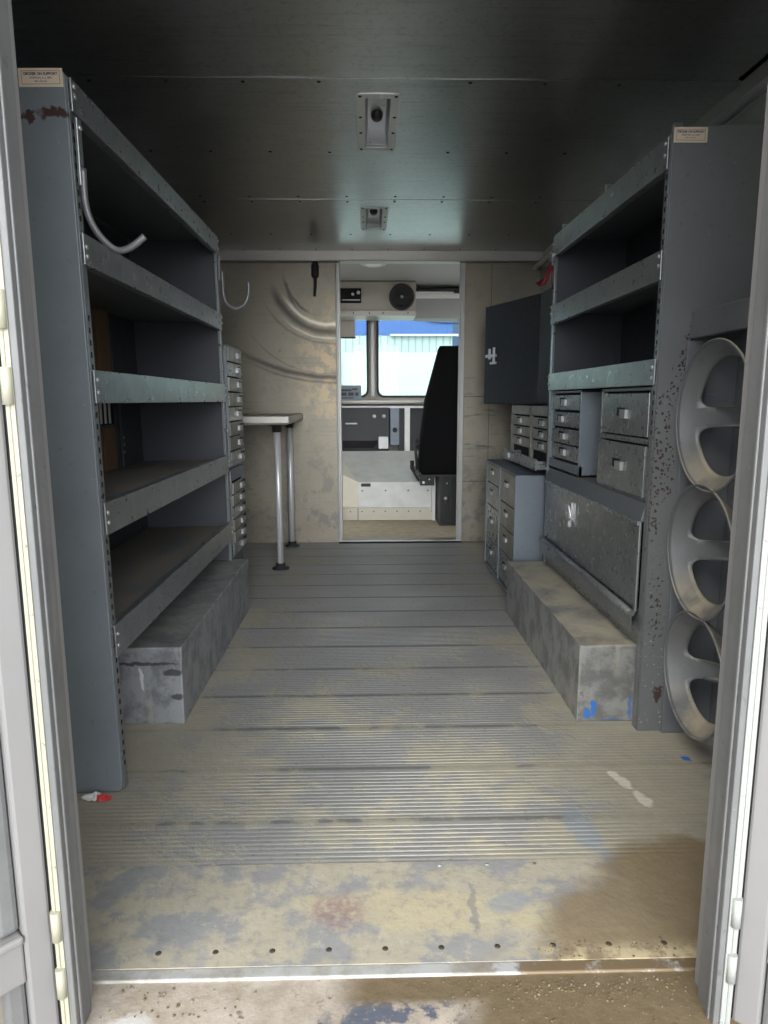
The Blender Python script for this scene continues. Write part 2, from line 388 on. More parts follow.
def bulk_mat():
    g = NG('scuffed_aluminium_bulkhead'); s = g.xyz(); x, z = s[0], s[2]
    bl = g.noise(3, 6, .65); st = g.noise(1, 5, .65, v=g.map((2.5,1,90)))
    c = g.mix(bl, (.16,.142,.112,1), (.29,.26,.205,1))
    c = g.mix(g.math('MULTIPLY', g.step(st, .5, .8), .3), c, (.09,.085,.078,1))
    low = g.math('MULTIPLY', g.step(z, 1.0, .25), g.step(g.noise(8, 6, .75), .50, .58))
    c = g.mix(g.math('MULTIPLY', low, .6), c, (.11,.105,.105,1))
    c = g.mix(g.math('MULTIPLY', g.step(g.noise(7, 6, .72), .52, .66), .45), c, (.15,.14,.12,1))
    c = g.mix(g.math('MULTIPLY', g.step(g.noise(26, 4, .7), .66, .72), .8), c, (.09,.085,.08,1))
    warm = g.math('MULTIPLY', g.blob(g.warp(.12, 4, 5), (-.26,1.22), (.26,.50), 0, 'XZ', 1.0), g.step(g.noise(9, 6, .75), .45, .58))  # warm glow at the doorway edge painted into the sheet, ragged by noise
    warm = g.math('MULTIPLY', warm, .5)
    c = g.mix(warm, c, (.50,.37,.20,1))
    # swept scuff arcs left by something swinging against the sheet
    w = g.warp(.012, 9); ws = g.xyz(w)
    def arc(cx, cz, r, wd, a0, a1, k):
        u = g.math('SUBTRACT', ws[0], cx); v = g.math('SUBTRACT', ws[2], cz)
        d = g.math('SQRT', g.math('ADD', g.math('MULTIPLY', u, u), g.math('MULTIPLY', v, v)))
        ring = g.step(g.math('ABSOLUTE', g.math('SUBTRACT', d, r)), 0, wd, 1, 0)
        an = g.math('ARCTAN2', v, u)
        am = g.math('MULTIPLY', g.step(an, a0-.25, a0+.15), g.step(an, a1-.15, a1+.25, 1, 0))
        return g.math('MULTIPLY', g.math('MULTIPLY', ring, am), k)
    m = arc(-.25, 1.86, .40, .040, -2.75, -1.45, .9)
    for a in ((-.25,1.86,.31,.016,-2.9,-2.1,.8), (-.25,1.88,.50,.014,-2.5,-1.5,.45), (-.22,2.455,1.30,.03,-2.02,-1.5,.9), (-.22,2.46,1.34,.016,-1.95,-1.5,.6),
              (-.30,1.78,.24,.016,-3.2,-2.5,.8), (-.28,1.8,.62,.01,-2.4,-1.4,.4)):
        m = g.math('MAXIMUM', m, arc(*a))
    c = g.mix(m, c, (.06,.055,.05,1))
    hi = g.math('MAXIMUM', arc(-.25, 1.86, .355, .018, -2.5, -1.4, .7), arc(-.25,1.86,.445,.012,-2.2,-1.4,.4))
    c = g.mix(hi, c, (.62,.58,.5,1))
    hz = g.math('MULTIPLY', g.step(g.noise(1, 4, .6, v=g.map((3,1,26))), .60, .68), g.blob(g.warp(.06,5), (-.86,1.05), (.25,.28), 0, 'XZ', .8))
    hz = g.math('MAXIMUM', hz, g.math('MULTIPLY', g.step(g.noise(1, 4, .6, v=g.map((3,1,30), (4,0,2))), .58, .66), g.blob(g.warp(.06,5), (.75,.85), (.3,.35), 0, 'XZ', .8)))
    c = g.mix(g.math('MULTIPLY', hz, .85), c, (.055,.052,.05,1))
    g.bump(bl, .15, .02)
    return g.out(c, g.fmix(bl, .34, .52), .7)
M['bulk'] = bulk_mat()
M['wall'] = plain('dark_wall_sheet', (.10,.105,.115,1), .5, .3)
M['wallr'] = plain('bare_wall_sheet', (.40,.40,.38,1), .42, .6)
M['channel'] = plain('tan_aluminium_channel', (.42,.40,.36,1), .42, .6, scale=12)
M['jamb'] = plain('grey_jamb_aluminium', (.34,.335,.32,1), .4, .6, scale=12)
g = NG('dirty_step_bumper'); w = g.warp(.05, 10, 5)
nn = g.noise(9, 6, .7); c = g.mix(g.step(nn, .35, .65), (.33,.28,.22,1), (.47,.41,.345,1))
c = g.mix(g.step(g.noise(30,4,.7), .6, .7), c, (.14,.12,.09,1))
gb = g.math('MULTIPLY', g.blob(w, (.04,.96), (.13,.07), 0), g.step(g.noise(22,4,.7), .45, .56)); c = g.mix(gb, c, (.10,.11,.14,1))
mud = g.math('MAXIMUM', g.blob(w, (.46,.92), (.34,.22), 0, soft=.2), g.math('MULTIPLY', g.step(g.xyz()[1], .985, 1.01), g.step(g.xyz()[0], -.1, .0)))
mc = g.mix(g.noise(40,5,.7), (.105,.075,.04,1), (.20,.15,.085,1)); c = g.mix(mud, c, mc)
wh = g.blob(w, (-.40,.95), (.05,.03), .1); c = g.mix(wh, c, (.55,.53,.50,1))
g.bump(g.math('ADD', nn, g.noise(60,4,.7)), .3, .006); M['bumper'] = g.out(c, .85, 0)
M['mudcrumb'] = plain('brown_mud_crumb', (.13,.095,.05,1), .9, 0, var=.4, scale=40, bump=.4)
M['palecrumb'] = plain('pale_grit', (.22,.18,.13,1), .8, 0, var=.2, scale=40)
g = NG('worn_sill_strip'); nn = g.noise(14, 5, .65); s = g.xyz()
c = g.mix(g.step(nn, .4, .65), (.50,.50,.485,1), (.34,.32,.28,1))
md = g.math('MULTIPLY', g.step(s[0], .12, .3), g.step(nn, .38, .5)); c = g.mix(md, c, (.20,.145,.085,1))
M['sill'] = g.out(c, .5, .2)
M['ground'] = plain('pale_concrete_yard', (.42,.41,.39,1), .9, 0, var=.15, scale=3)
M['cabfloor'] = plain('dusty_cab_floor', (.42,.36,.25,1), .8, .05, var=.35, scale=14)
M['blue'] = plain('blue_cladding', (.002,.055,.23,1), .5, 0, var=.05)
M['shadeblue'] = plain('shaded_blue_cladding', (.002,.03,.10,1), .5, 0, var=.05)  # same blue cladding darkened, shade of the set-back wall in its colour
M['clad'] = plain('white_cladding', (.30,.36,.35,1), .5, 0, var=.02)
M['cladrib'] = plain('cladding_rib', (.20,.25,.24,1), .5, 0, var=.02)
M['cladl'] = plain('pale_roller_shutter', (.35,.42,.41,1), .5, 0, var=.02)
g = NG('tinted_windscreen_glass')
for nd in list(g.n):
    if nd.type == 'BSDF_PRINCIPLED': g.n.remove(nd)
tr = g.n.new('ShaderNodeBsdfTransparent'); tr.inputs[0].default_value = (.88,.97,.955,1)
gl = g.n.new('ShaderNodeBsdfGlossy'); gl.inputs['Roughness'].default_value = .02
mx = g.n.new('ShaderNodeMixShader'); mx.inputs[0].default_value = .006
g.l.new(tr.outputs[0], mx.inputs[1]); g.l.new(gl.outputs[0], mx.inputs[2])
g.l.new(mx.outputs[0], g.n['Material Output'].inputs[0]); M['glass'] = g.m
g = NG('clear_lamp_cover'); g.b.inputs['Transmission Weight'].default_value = 0
M['lampwell'] = plain('grey_lamp_well', (.60,.62,.64,1), .3, .6, scale=20)
M['lampflange'] = plain('pale_lamp_flange', (.72,.72,.69,1), .45, .2, scale=40)
M['domelens'] = plain('white_dome_lens', (.85,.85,.82,1), .3, 0, var=.03)

# ------------------------------------------------------------------ constants of the van body (metres; floor z=0; x right, y into the van)
WL, WR = -1.05, 1.17
YB, ZC = 4.76, 1.975           # bulkhead, ceiling

# floor: ribbed planks across
prof = [(1.075, -.03), (1.075, 0), (1.345, 0)]
y = 1.345; edges = [1.345, 1.498]
while edges[-1] < YB: edges.append(edges[-1] + .235)
for a, b in zip(edges[:-1], edges[1:]):
    b = min(b, YB); n = max(1, round((b - a - .03)/.0157)); p = (b - a - .03)/n
    prof += [(a+.002, 0), (a+.004, -.0004), (a+.008, -.0004), (a+.010, 0)]
    for k in range(n):
        q = a + .015 + k*p
        prof += [(q, 0), (q+.002, -.0016), (q+p*.45, -.0016), (q+p*.45+.002, 0)]
    prof += [(b-.006, 0)]
prof.append((YB, 0)); prof.append((YB, -.03))
m = MB(); vs = []; fs = []
from mathutils import noise as mnoise
xs = [WL + (WR-WL)*k/36 for k in range(37)]
for (yy, zz) in prof:
    for xx in xs:
        k = .16 + .84*math.exp(-((xx-.06-.1*(yy < 1.6))/.36)**4) * (1 if yy < 2.0 else .62)
        k *= .45 + .9*max(0, min(1, .5 + 1.3*mnoise.noise(Vector((xx*3.1, yy*3.1, 4)))))
        vs.append((xx, yy, zz*min(1, k) if -.0017 < zz < 0 else zz))
nx_ = len(xs)
for i in range(len(prof)-1):
    for k in range(nx_-1): fs.append((i*nx_+k, i*nx_+k+1, (i+1)*nx_+k+1, (i+1)*nx_+k))
m.add(vs, fs)
for i in range(10):
    xx = -.39 + i*.104
    m.lathe([(.0, .001), (.0025, .001), (.0055, .0004), (.006, -.001)], (xx, 1.108, 0), 'Z', 12, 1)
    if i in (5,6,7): m.lathe([(0, .0008), (.004, .0006), (.005, -.001)], (xx+.02, 1.333, 0), 'Z', 10, 2)
struct(m.build('floor', [M['floor'], M['rustscrew'], M['sill']], recalc=False))
# make sure the floor faces up
for p in bpy.data.objects['floor'].data.polygons: pass

m = MB()
m.box(-.53, .62, 1.050, 1.075, -.010, -.001)
struct(m.build('trim_sill', M['sill'], bev=.003))
m = MB(); m.box(-.62, .74, .52, 1.075, -.10, -.006); m.box(-.62, .74, .50, .52, -.22, -.006)
struct(m.build('trim_step_bumper', M['bumper'], bev=.006))

# ceiling: sheets with two cut-outs for the lamps, seams and screw rows
LAMPS = [(2.37, 2.87), (3.67, 4.14)]
lx0, lx1 = -.005, .085
m = MB()
def csheet(x0, x1, y0, y1, dz=0): m.box(x0, x1, y0, y1, ZC+dz, ZC+.012+dz)
seams = [.97, 2.274, 3.546, YB]
for i, (a, b) in enumerate(zip(seams[:-1], seams[1:])):
    a2, b2 = a+.0015, b-.0015
    holes = [(h0+.03, h1-.03) for h0, h1 in LAMPS if a < h0 < b]
    dz = -.0022*i
    if not holes: csheet(WL, WR, a2, b2, dz); continue
    h0, h1 = holes[0]
    csheet(WL, lx0, a2, b2, dz); csheet(lx1, WR, a2, b2, dz); csheet(lx0, lx1, a2, h0, dz); csheet(lx0, lx1, h1, b2, dz)
m.box(WL, WR, .97, 7.0, ZC+.10, ZC+.14, 2)          # outer roof skin
m.box(WL, WL+.02, .97, 7.0, ZC, ZC+.12, 2); m.box(WR-.02, WR, .97, 7.0, ZC, ZC+.12, 2); m.box(WL, WR, .95, .97, ZC, ZC+.14, 2); m.box(WL, WR, 2.27, 2.28, ZC+.0125, ZC+.03, 2); m.box(WL, WR, 3.54, 3.55, ZC+.0125, ZC+.03, 2)
for ys in (1.62, 2.30, 2.90, 3.50, 3.58, 4.25, 4.66):
    for k in range(8):
        xx = -.85 + k*.235 + (.05 if ys > 3 else 0)
        if abs(xx-.04) < .09: continue
        m.lathe([(0, -.003), (.004, -.003), (.0065, -.0012), (.007, .001)], (xx, ys+random.uniform(-.004,.004), ZC-.0022*((ys > 2.274)+(ys > 3.546))), 'Z', 10, 1)
struct(m.build('ceiling', [M['ceil'], M['darkscrew'], M['wallr']]))
# side walls
m = MB(); m.box(WL-.04, WL, .97, YB, -.05, ZC+.1)
for k in range(9): m.box(WL, WL+.008, 1.2+k*.4, 1.24+k*.4, 0, ZC-.05)
struct(m.build('wall_left', M['wall']))
m = MB(); m.box(WR, WR+.04, .97, YB, -.05, ZC+.1)
for k in range(9): m.box(WR-.008, WR, 1.2+k*.4, 1.24+k*.4, 0, ZC-.05)
struct(m.build('wall_right', M['wallr']))
# rear body either side of the doorway
m = MB(); m.box(WL-.04, -.478, 1.0, 1.03, -.2, ZC+.1)
m.box(.566, WR+.04, 1.0, 1.03, -.2, ZC+.1)
struct(m.build('wall_rear', M['door']))

# bulkhead
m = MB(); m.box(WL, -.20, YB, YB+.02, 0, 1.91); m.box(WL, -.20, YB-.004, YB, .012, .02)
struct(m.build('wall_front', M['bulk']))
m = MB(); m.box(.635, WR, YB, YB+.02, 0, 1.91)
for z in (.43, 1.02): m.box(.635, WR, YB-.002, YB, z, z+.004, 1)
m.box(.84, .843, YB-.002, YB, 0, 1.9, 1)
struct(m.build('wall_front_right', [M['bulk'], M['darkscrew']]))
m = MB(); m.box(WL, WR, 4.70, YB+.03, 1.905, ZC); m.box(WL, WR, 4.695, 4.702, 1.905, 1.915)
struct(m.build('trim_header', M['channel'], bev=.004))
m = MB()
for x0, x1 in ((-.212, -.182), (.632, .662)):
    m.box(x0, x1, YB-.02, YB+.05, 0, 1.905); m.box(x0+.006 if x0 < 0 else x0-.012, x0+.018 if x0 < 0 else x0, YB-.03, YB-.02, 0, 1.905)
m.box(-.21, .66, YB-.035, YB+.05, .0, .018)
struct(m.build('trim_doorway', M['jamb'], bev=.003))
m = MB(); m.box(-.21, .66, YB-.05, YB-.035, 0, .01)
struct(m.build('trim_threshold', M['black']))

# ------------------------------------------------------------------ cab beyond the doorway
m = MB(); m.box(WL, WR, YB, 6.9, -.04, -.002); struct(m.build('floor_cab', M['cabfloor']))
m = MB(); m.box(WL, WR, YB+.02, 6.95, 2.03, 2.05); struct(m.build('ceiling_cab', M['cabgrey']))
for nm, x0, x1 in (('wall_cab_left', WL-.04, WL), ('wall_cab_right', WR, WR+.04)):
    m = MB(); m.box(x0, x1, YB, 7.0, -.3, -.002 if x0 < 0 else .5); m.box(x0, x1, YB, 7.0, 1.90, 2.1); m.box(x0, x1, YB, YB+.18, .4, 1.85); m.box(x0, x1, 6.55, 7.0, .4, 1.85)
    struct(m.build(nm, M['whitecab']))
# front wall with two rounded windscreen openings
def rrect(x0, x1, z0, z1, r, n=6):
    pts = []
    for cx, cz, a0 in ((x1-r, z1-r, 0), (x0+r, z1-r, PI/2), (x0+r, z0+r, PI), (x1-r, z0+r, 1.5*PI)):
        for k in range(n+1):
            a = a0 + PI/2*k/n; pts.append((cx + r*math.cos(a), cz + r*math.sin(a)))
    return pts
def plate_with_holes(name, outer, holes, y0, thick, mat, parent=None, plane='XZ', label=None):
    cu = bpy.data.curves.new(name+'_c', 'CURVE'); cu.dimensions = '2D'; cu.fill_mode = 'BOTH'; cu.extrude = thick/2
    for poly in [outer]+holes:
        sp = cu.splines.new('POLY'); sp.points.add(len(poly)-1); sp.use_cyclic_u = True
        for p, (u, v) in zip(sp.points, poly): p.co = (u, v, 0, 1)
    ob = bpy.data.objects.new('tmp', cu); COL.objects.link(ob)
    bpy.context.view_layer.update()
    me = bpy.data.meshes.new_from_object(ob.evaluated_get(bpy.context.evaluated_depsgraph_get()))
    bpy.data.objects.remove(ob); bpy.data.curves.remove(cu)
    off = Vector(parent_base(parent)) if parent else Vector((0,0,0))
    for v in me.vertices:
        u, w, t = v.co
        q = Vector((u, y0 - t, w)) if plane == 'XZ' else Vector((y0 - t, u, w))
        v.co = q - off
    me.materials.clear(); me.materials.append(mat); me.name = name
    bm = bmesh.new(); bm.from_mesh(me); bmesh.ops.remove_doubles(bm, verts=bm.verts, dist=1e-5); bmesh.ops.recalc_face_normals(bm, faces=bm.faces); bm.to_mesh(me); bm.free()
    o = bpy.data.objects.new(name, me); COL.objects.link(o)
    if parent: o.parent = parent
    if label: o['label'] = label
    return o
WS = [rrect(-.95, .005, 1.03, 1.83, .07), rrect(.095, 1.05, 1.03, 1.83, .07)]
struct(plate_with_holes('wall_cab_front', [(WL,.1),(WR,.1),(WR,2.1),(WL,2.1)], WS, 6.78, .05, M['hdr']))
for i, (x0, x1) in enumerate(((-.95,.005), (.095,1.05))):
    seal = plate_with_holes('window_%d' % (i+1), rrect(x0-.006, x1+.006, 1.024, 1.836, .07), [rrect(x0+.014, x1-.014, 1.044, 1.816, .06)], 6.745, .02, M['rubber'])
    struct(seal); BASE[seal.name] = (0,0,0)
    m = MB(); m.box(x0, x1, 6.775, 6.78, 1.03, 1.83); m.build('glass_pane', M['glass'], seal)
m = MB(); m.box(.03, .07, 6.72, 6.755, 1.03, 1.83); m.box(-.01, .11, 6.735, 6.75, 1.37, 1.385)
struct(m.build('trim_windscreen_post', M['jamb'], bev=.006))

# overhead console
t = thing('overhead_console', 'warm grey metal console over windscreen holding round black speaker', 'console', (.105, 6.35, 1.73))
BX = .43
m = MB(); m.box(-.90, BX, 6.2, 6.55, 1.775, 2.028); m.box(-.90, BX, 6.19, 6.2, 2.005, 2.02); m.build('housing', M['hdr'], t, .006)
m = MB(); m.box(-.90, BX, 6.185, 6.55, 1.732, 1.775)
for x in (-.12, .02, .14, .36): m.disc((x, 6.185, 1.755), .007, (0,-1,0), mi=1)
m.build('lower_trim', [M['channel'], M['darkscrew']], t, .003)
m = MB(); m.lathe([(.0,-.030),(.02,-.030),(.024,-.022),(.05,-.016),(.085,-.022),(.095,-.034),(.108,-.034),(.112,-.02),(.112,.0)], (.305, 6.2, 1.893), 'Y', 40)
for k in range(16):
    a = 2*PI*k/16; m.tube([(.305+.02*math.cos(a), 6.172, 1.893+.02*math.sin(a)), (.305+.1*math.cos(a+.25), 6.168, 1.893+.1*math.sin(a+.25))], .002, 6)
sp = sub(m.build('speaker', M['rubber'], t, label='round black speaker grille'))
m = MB(); m.lathe([(0,-.034),(.012,-.033),(.015,-.029)], (.305, 6.2, 1.893), 'Y', 16); m.build('speaker_cap', M['dashgrey'], sp)
m = MB(); m.box(-.24, -.05, 6.18, 6.2, 1.84, 1.965); rd = sub(m.build('radio', M['black'], t, .004, label='black radio set'))
m = MB(); m.box(-.22, -.06, 6.176, 6.18, 1.862, 1.868); m.build('radio_trim', M['galv'], rd)
m = MB(); m.lathe([(0,-.02),(.012,-.02),(.016,0)], (-.075, 6.18, 1.928), 'Y', 16); m.build('knob', M['galv'], rd)
m = MB(); m.lathe([(0,-.012),(.010,-.012),(.013,0)], (-.125, 6.18, 1.915), 'Y', 16); m.build('knob', M['galv'], rd)
t = thing('overhead_shelf', 'grey open overhead shelf beside console above right windscreen', 'shelf', (.75, 6.6, 1.74))
m = MB(); m.box(.44, 1.14, 6.45, 6.70, 1.74, 1.915); m.build('box', M['cabgrey'], t, .006)
m = MB(); m.box(.44, 1.14, 6.42, 6.47, 1.915, 1.975); m.build('ledge', M['post'], t, .004)
m = MB(); m.tube([(.44, 6.40, 1.99), (1.14, 6.40, 1.99)], .010); m.box(.79, .88, 6.385, 6.41, 1.955, 1.985); m.box(.45,.47,6.40,6.44,1.975,2.03); m.box(1.1,1.12,6.40,6.44,1.975,2.03); m.build('rail', M['dash'], t)
m = MB(); m.lathe([(0,-.013),(.05,-.011),(.066,-.006),(.07,0)], (.05, 5.48, 2.03), 'Z', 32); 
t = thing('dome_light', 'small round white dome light on cab ceiling', 'light', (.05, 5.48, 2.03)); m.build('lens', M['domelens'], t)
m = MB(); m.lathe([(.068,-.006),(.092,-.006),(.10,0)], (.05, 5.48, 2.03), 'Z', 32); m.build('bezel', M['galv'], t)
t = thing('sun_visor', 'small tan visor hanging at top of left windscreen', 'visor', (-.25, 6.6, 1.6))
m = MB(); m.box(-.42, -.115, 6.60, 6.615, 1.585, 1.765); m.build('panel', M['hdr'], t, .006)
m = MB(); m.box(-.42, -.11, 6.595, 6.62, 1.575, 1.588); m.build('edge_trim', M['rubber'], t)
m = MB(); m.tube([(-.3,6.61,1.76),(-.3,6.62,1.83),(-.3,6.755,1.85)], .006, 8); m.build('bracket', M['galv'], t)
# dashboard
t = thing('dashboard', 'dark dashboard below windscreen with pale top ledge and switches', 'dashboard', (.05, 6.6, .5))
m = MB(); m.box(WL, WR, 6.46, 6.75, .965, 1.0); m.box(WL, WR, 6.44, 6.46, .975, 1.0); m.build('top_ledge', M['channel'], t, .005)
m = MB(); m.box(WL, WR, 6.45, 6.47, .925, .945); m.build('ledge_trim', M['post'], t)
m = MB(); m.box(-.75, .20, 6.44, 6.75, .62, .93); m.hexa([(-.75,6.50,.55),(.05,6.50,.55),(.05,6.75,.55),(-.75,6.75,.55)], [(-.75,6.46,.62),(.10,6.46,.62),(.10,6.75,.62),(-.75,6.75,.62)]); m.box(-.21, -.10, 6.433, 6.44, .775, .79, 1)
for x in (.06, .15): m.lathe([(0,-.03),(.014,-.03),(.018,0)], (x, 6.44, .85), 'Y', 14, 1)
m.build('instrument_panel', [M['dash'], M['bolt']], t, .006)
m = MB(); m.box(.21, .295, 6.45, 6.75, .58, .925); m.lathe([(0,-.02),(.02,-.02),(.024,0)], (.255, 6.45, .72), 'Y', 14, 1); m.build('side_panel', [M['dashgrey'], M['rubber']], t, .004)
m = MB(); m.box(.10, .19, 6.40, 6.46, .545, .66); m.build('lower_bracket', M['post'], t, .01)
m = MB(); m.box(.345, .395, 6.42, 6.47, .52, .93); m.build('support_post', M['post'], t, .006, label='white upright post')
m = MB(); m.box(.3, 1.1, 6.60, 6.75, .0, .93); m.box(-.75, .2, 6.60, 6.75, 0, .6); m.build('recess', M['dash'], t)
t = thing('gauge_box', 'pale blue grey gauge box on dash ledge at left windscreen', 'instrument', (-.2, 6.5, 1.0))
m = MB(); m.box(-.38, -.06, 6.40, 6.52, 1.0, 1.135); m.build('case', M['dashgrey'], t, .006)
m = MB()
for (x, z, wd, h) in ((-.20,1.09,.10,.018), (-.22,1.055,.05,.03), (-.155,1.055,.05,.03), (-.10,1.055,.03,.03), (-.12,1.10,.05,.014), (-.2,1.02,.14,.01)):
    m = MB(); m.box(x-wd/2, x+wd/2, 6.394, 6.40, z-h/2, z+h/2); m.build('dial', M['dash'], t)
# engine cover
t = thing('engine_cover', 'pale dented sloping engine cover between cab seats', 'engine cover', (.23, 5.9, 0))
A = [(-.087,5.66),(.545,5.66)]
m = MB(); m.hexa([(-.087,5.66,.105),(.53,5.66,.105),(.53,6.38,.105),(-.30,6.38,.105)], [(-.087,5.66,.322),(.53,5.66,.322),(.53,6.38,.53),(-.30,6.38,.53)])
m.hexa([(-.42,5.94,.105),(-.087,5.662,.105),(-.30,6.38,.105),(-.55,6.38,.105)], [(-.42,5.94,.46),(-.087,5.662,.322),(-.30,6.38,.53),(-.55,6.38,.53)], 1)
for x in (-.05, .145, .335, .50): m.disc((x, 5.66, .25), .007, (0,-1,0), mi=2, h=.004)
m.box(-.06, .02, 5.648, 5.66, .285, .312, 2)
m.build('cover', [M['cover'], M['whitecab'], M['darkscrew']], t, .006)
m = MB(); m.box(-.55, .53, 5.65, 6.38, 0, .105)
for k in range(9): m.disc((-.25+k*.098, 5.65, .075), .006, (0,-1,0), mi=1, h=.003)
m.box(-.09, -.085, 5.645, 5.65, 0, .105, 1)
m.build('kick_plate', [M['whitecab'], M['darkscrew']], t, .003)
m = MB(); m.box(.532, .562, 5.62, 6.38, 0, .38); m.build('side_flange', M['post'], t, .004)
# driver seat seen from behind
t = thing('cab_seat', 'black high-backed cab seat seen from behind in cab doorway', 'seat', (.70, 5.5, 0))
def rr(cx, cy, w, d, z, n=7, k=.6):
    out = []
    for i in range(28):
        a = 2*PI*i/28; c, s = math.cos(a), math.sin(a)
        out.append((cx + w/2*math.copysign(abs(c)**k, c), cy + d/2*math.copysign(abs(s)**k, s), z))
    return out
m = MB(); R = []
for z, w, d, cy in ((.42,.54,.08,5.36),(.44,.60,.11,5.36),(.52,.62,.13,5.35),(.75,.585,.13,5.34),(1.0,.53,.12,5.30),(1.25,.40,.10,5.27),(1.37,.34,.09,5.25),(1.40,.31,.06,5.25)):
    R.append(rr(.70, cy, w, d, z, k=.45))
m.loft(R); m.build('backrest', M['seat'], t)
m = MB(); R = [rr(.70, 5.62, w, d, z, k=.5) for z, w, d in ((.44,.52,.5),(.46,.56,.54),(.55,.56,.54),(.58,.50,.48))]
m.loft(R); m.build('seat_cushion', M['seat'], t)
m = MB(); m.box(.40, 1.0, 5.36, 5.9, .395, .435); m.build('seat_frame', M['dash'], t, .006)
m = MB(); m.box(.41, .52, 5.30, 5.36, .335, .42); m.disc((.435,5.30,.36), .012, (0,-1,0), mi=1); m.disc((.48,5.30,.385), .007, (0,-1,0), mi=1); m.build('recliner_box', [M['rubber'], M['galv']], t, .006)
m = MB(); m.tube([(.40,5.34,.37),(.37,5.33,.42),(.345,5.33,.47),(.345,5.33,.53)], [.008,.008,.016,.016], 10); m.build('lever', M['rubber'], t)
m = MB(); m.tube([(.385,5.30,.70),(.37,5.30,.62),(.385,5.30,.46)], .012, 10); m.tube([(.385,5.29,.68),(.372,5.29,.64)], .022, 10); m.build('side_arm', M['dash'], t)
m = MB(); m.box(.572, .84, 5.40, 5.75, .02, .40); m.box(.57, .86, 5.38, 5.77, 0, .02)
m.box(.57,.585,5.392,5.40,.03,.39,1); m.box(.655,.665,5.392,5.40,.03,.39,1)
m.tube([(.60,5.385,.05),(.60,5.385,.15),(.615,5.385,.2),(.63,5.385,.2),(.645,5.385,.15),(.645,5.385,.05)], .006, 8, 1); m.disc((.62,5.395,.22), .014, (0,-1,0), mi=2, h=.01); m.disc((.63,5.395,.34), .008, (0,-1,0), mi=2, h=.006)
m.build('pedestal', [M['rubber'], M['dash'], M['galv']], t, .004)

# ------------------------------------------------------------------ outside: ground and the building in front of the van
m = MB(); m.box(-40, 40, -30, 40, -.75, -.70); struct(m.build('ground', M['ground']))
t = thing('building', 'white clad building with blue upper cladding seen through windscreen', 'building', (0, 16, -.7))
m = MB()
def ribs(m, x0, x1, y, z0, z1, pitch, mi=0, d=.03):
    n = int((x1-x0)/pitch)
    for k in range(n):
        a = x0 + k*pitch; m.box(a+pitch*.8, a+pitch, y-d, y, z0, z1, mi)
m.box(-14, 1.95, 16, 16.3, -.7, 2.46); ribs(m, -8, 1.95, 16, 2.07, 2.46, .16, 1); m.build('cladding', [M['clad'], M['cladrib']], t)
m = MB(); m.box(-14, 1.95, 15.97, 16.3, 2.46, 5.2); ribs(m, -8, 1.95, 15.97, 2.5, 5.2, .21, d=.02); m.build('blue_fascia', M['blue'], t)
m = MB(); m.box(-9, -.8, 15.93, 16, -.7, 2.07); m.box(-.55, 1.9, 15.93, 16, -.7, 2.07)
for k in range(12): m.box(-9, 1.9, 15.925, 15.93, -.6+k*.22, -.59+k*.22)
m.build('roller_shutter', M['cladl'], t)
m = MB(); m.box(.52, 2.3, 15.82, 15.92, 2.43, 2.475); m.box(.55,.6,15.85,16,2.43,2.475); m.build('gutter', M['cladl'], t)
m = MB(); m.box(1.95, 8, 18, 18.3, 2.3, 5.2); m.build('rear_wing', M['shadeblue'], t, label='deep blue set-back wing')  # same blue cladding, its deeper blue is shade put into the colour
m = MB(); m.box(1.95, 8, 18, 18.3, -.7, 2.3); m.build('rear_wing_base', M['cladl'], t)
m = MB(); m.tube([(1.2,15.9,2.82),(1.5,15.9,2.74),(2.3,15.9,2.70)], .012, 6); m.tube([(1.35,15.9,2.90),(1.7,15.9,2.80),(2.3,15.9,2.78)], .01, 6); m.tube([(1.2,15.9,2.82),(1.2,15.98,2.82)], .012,6); m.tube([(1.35,15.9,2.9),(1.35,15.98,2.9)], .012,6); m.build('cable', M['rubber'], t)

# ------------------------------------------------------------------ shelving units
def text(s, size, loc, mat, parent, name='lettering', bold=False):
    cu = bpy.data.curves.new('t', 'FONT'); cu.body = s; cu.size = size; cu.align_x = 'CENTER'; cu.align_y = 'CENTER'; cu.extrude = .0002
    if bold: cu.offset = size*.035
    ob = bpy.data.objects.new('tmp', cu); COL.objects.link(ob); bpy.context.view_layer.update()
    me = bpy.data.meshes.new_from_object(ob.evaluated_get(bpy.context.evaluated_depsgraph_get()))
    bpy.data.objects.remove(ob); bpy.data.curves.remove(cu)
    off = Vector(parent_base(parent))
    for v in me.vertices: v.co = Vector((loc[0]+v.co.x, loc[1]-v.co.z, loc[2]+v.co.y)) - off
    me.materials.clear(); me.materials.append(mat)
    o = bpy.data.objects.new(name, me); COL.objects.link(o); o.parent = parent
    return o
def sticker(t, x0, x1, z0, z1, y):
    m = MB(); m.box(x0, x1, y-.0012, y-.0002, z0, z1)
    w = .0012
    a0, a1, b0, b1 = x0+.006, x1-.006, z0+.005, z1-.005
    for q in ((a0,a1,b0,b0+w),(a0,a1,b1-w,b1),(a0,a0+w,b0,b1),(a1-w,a1,b0,b1)): m.box(q[0], q[1], y-.0016, y-.0011, q[2], q[3], 1)
    s = sub(m.build('sticker', [M['sticker'], M['stickerline']], t, label='cream maker sticker with navy lettering'))
    cx = (x0+x1)/2
    text('DECKER ON SUPPORT', .0072, (cx, y-.0014, z1-.0115), M['ink'], s, bold=True)
    text('NORTON, A. L. 87A', .0055, (cx, y-.0014, z1-.0195), M['ink'], s)
    text('800 - 357-1212', .0042, (cx, y-.0014, z1-.0265), M['ink'], s)

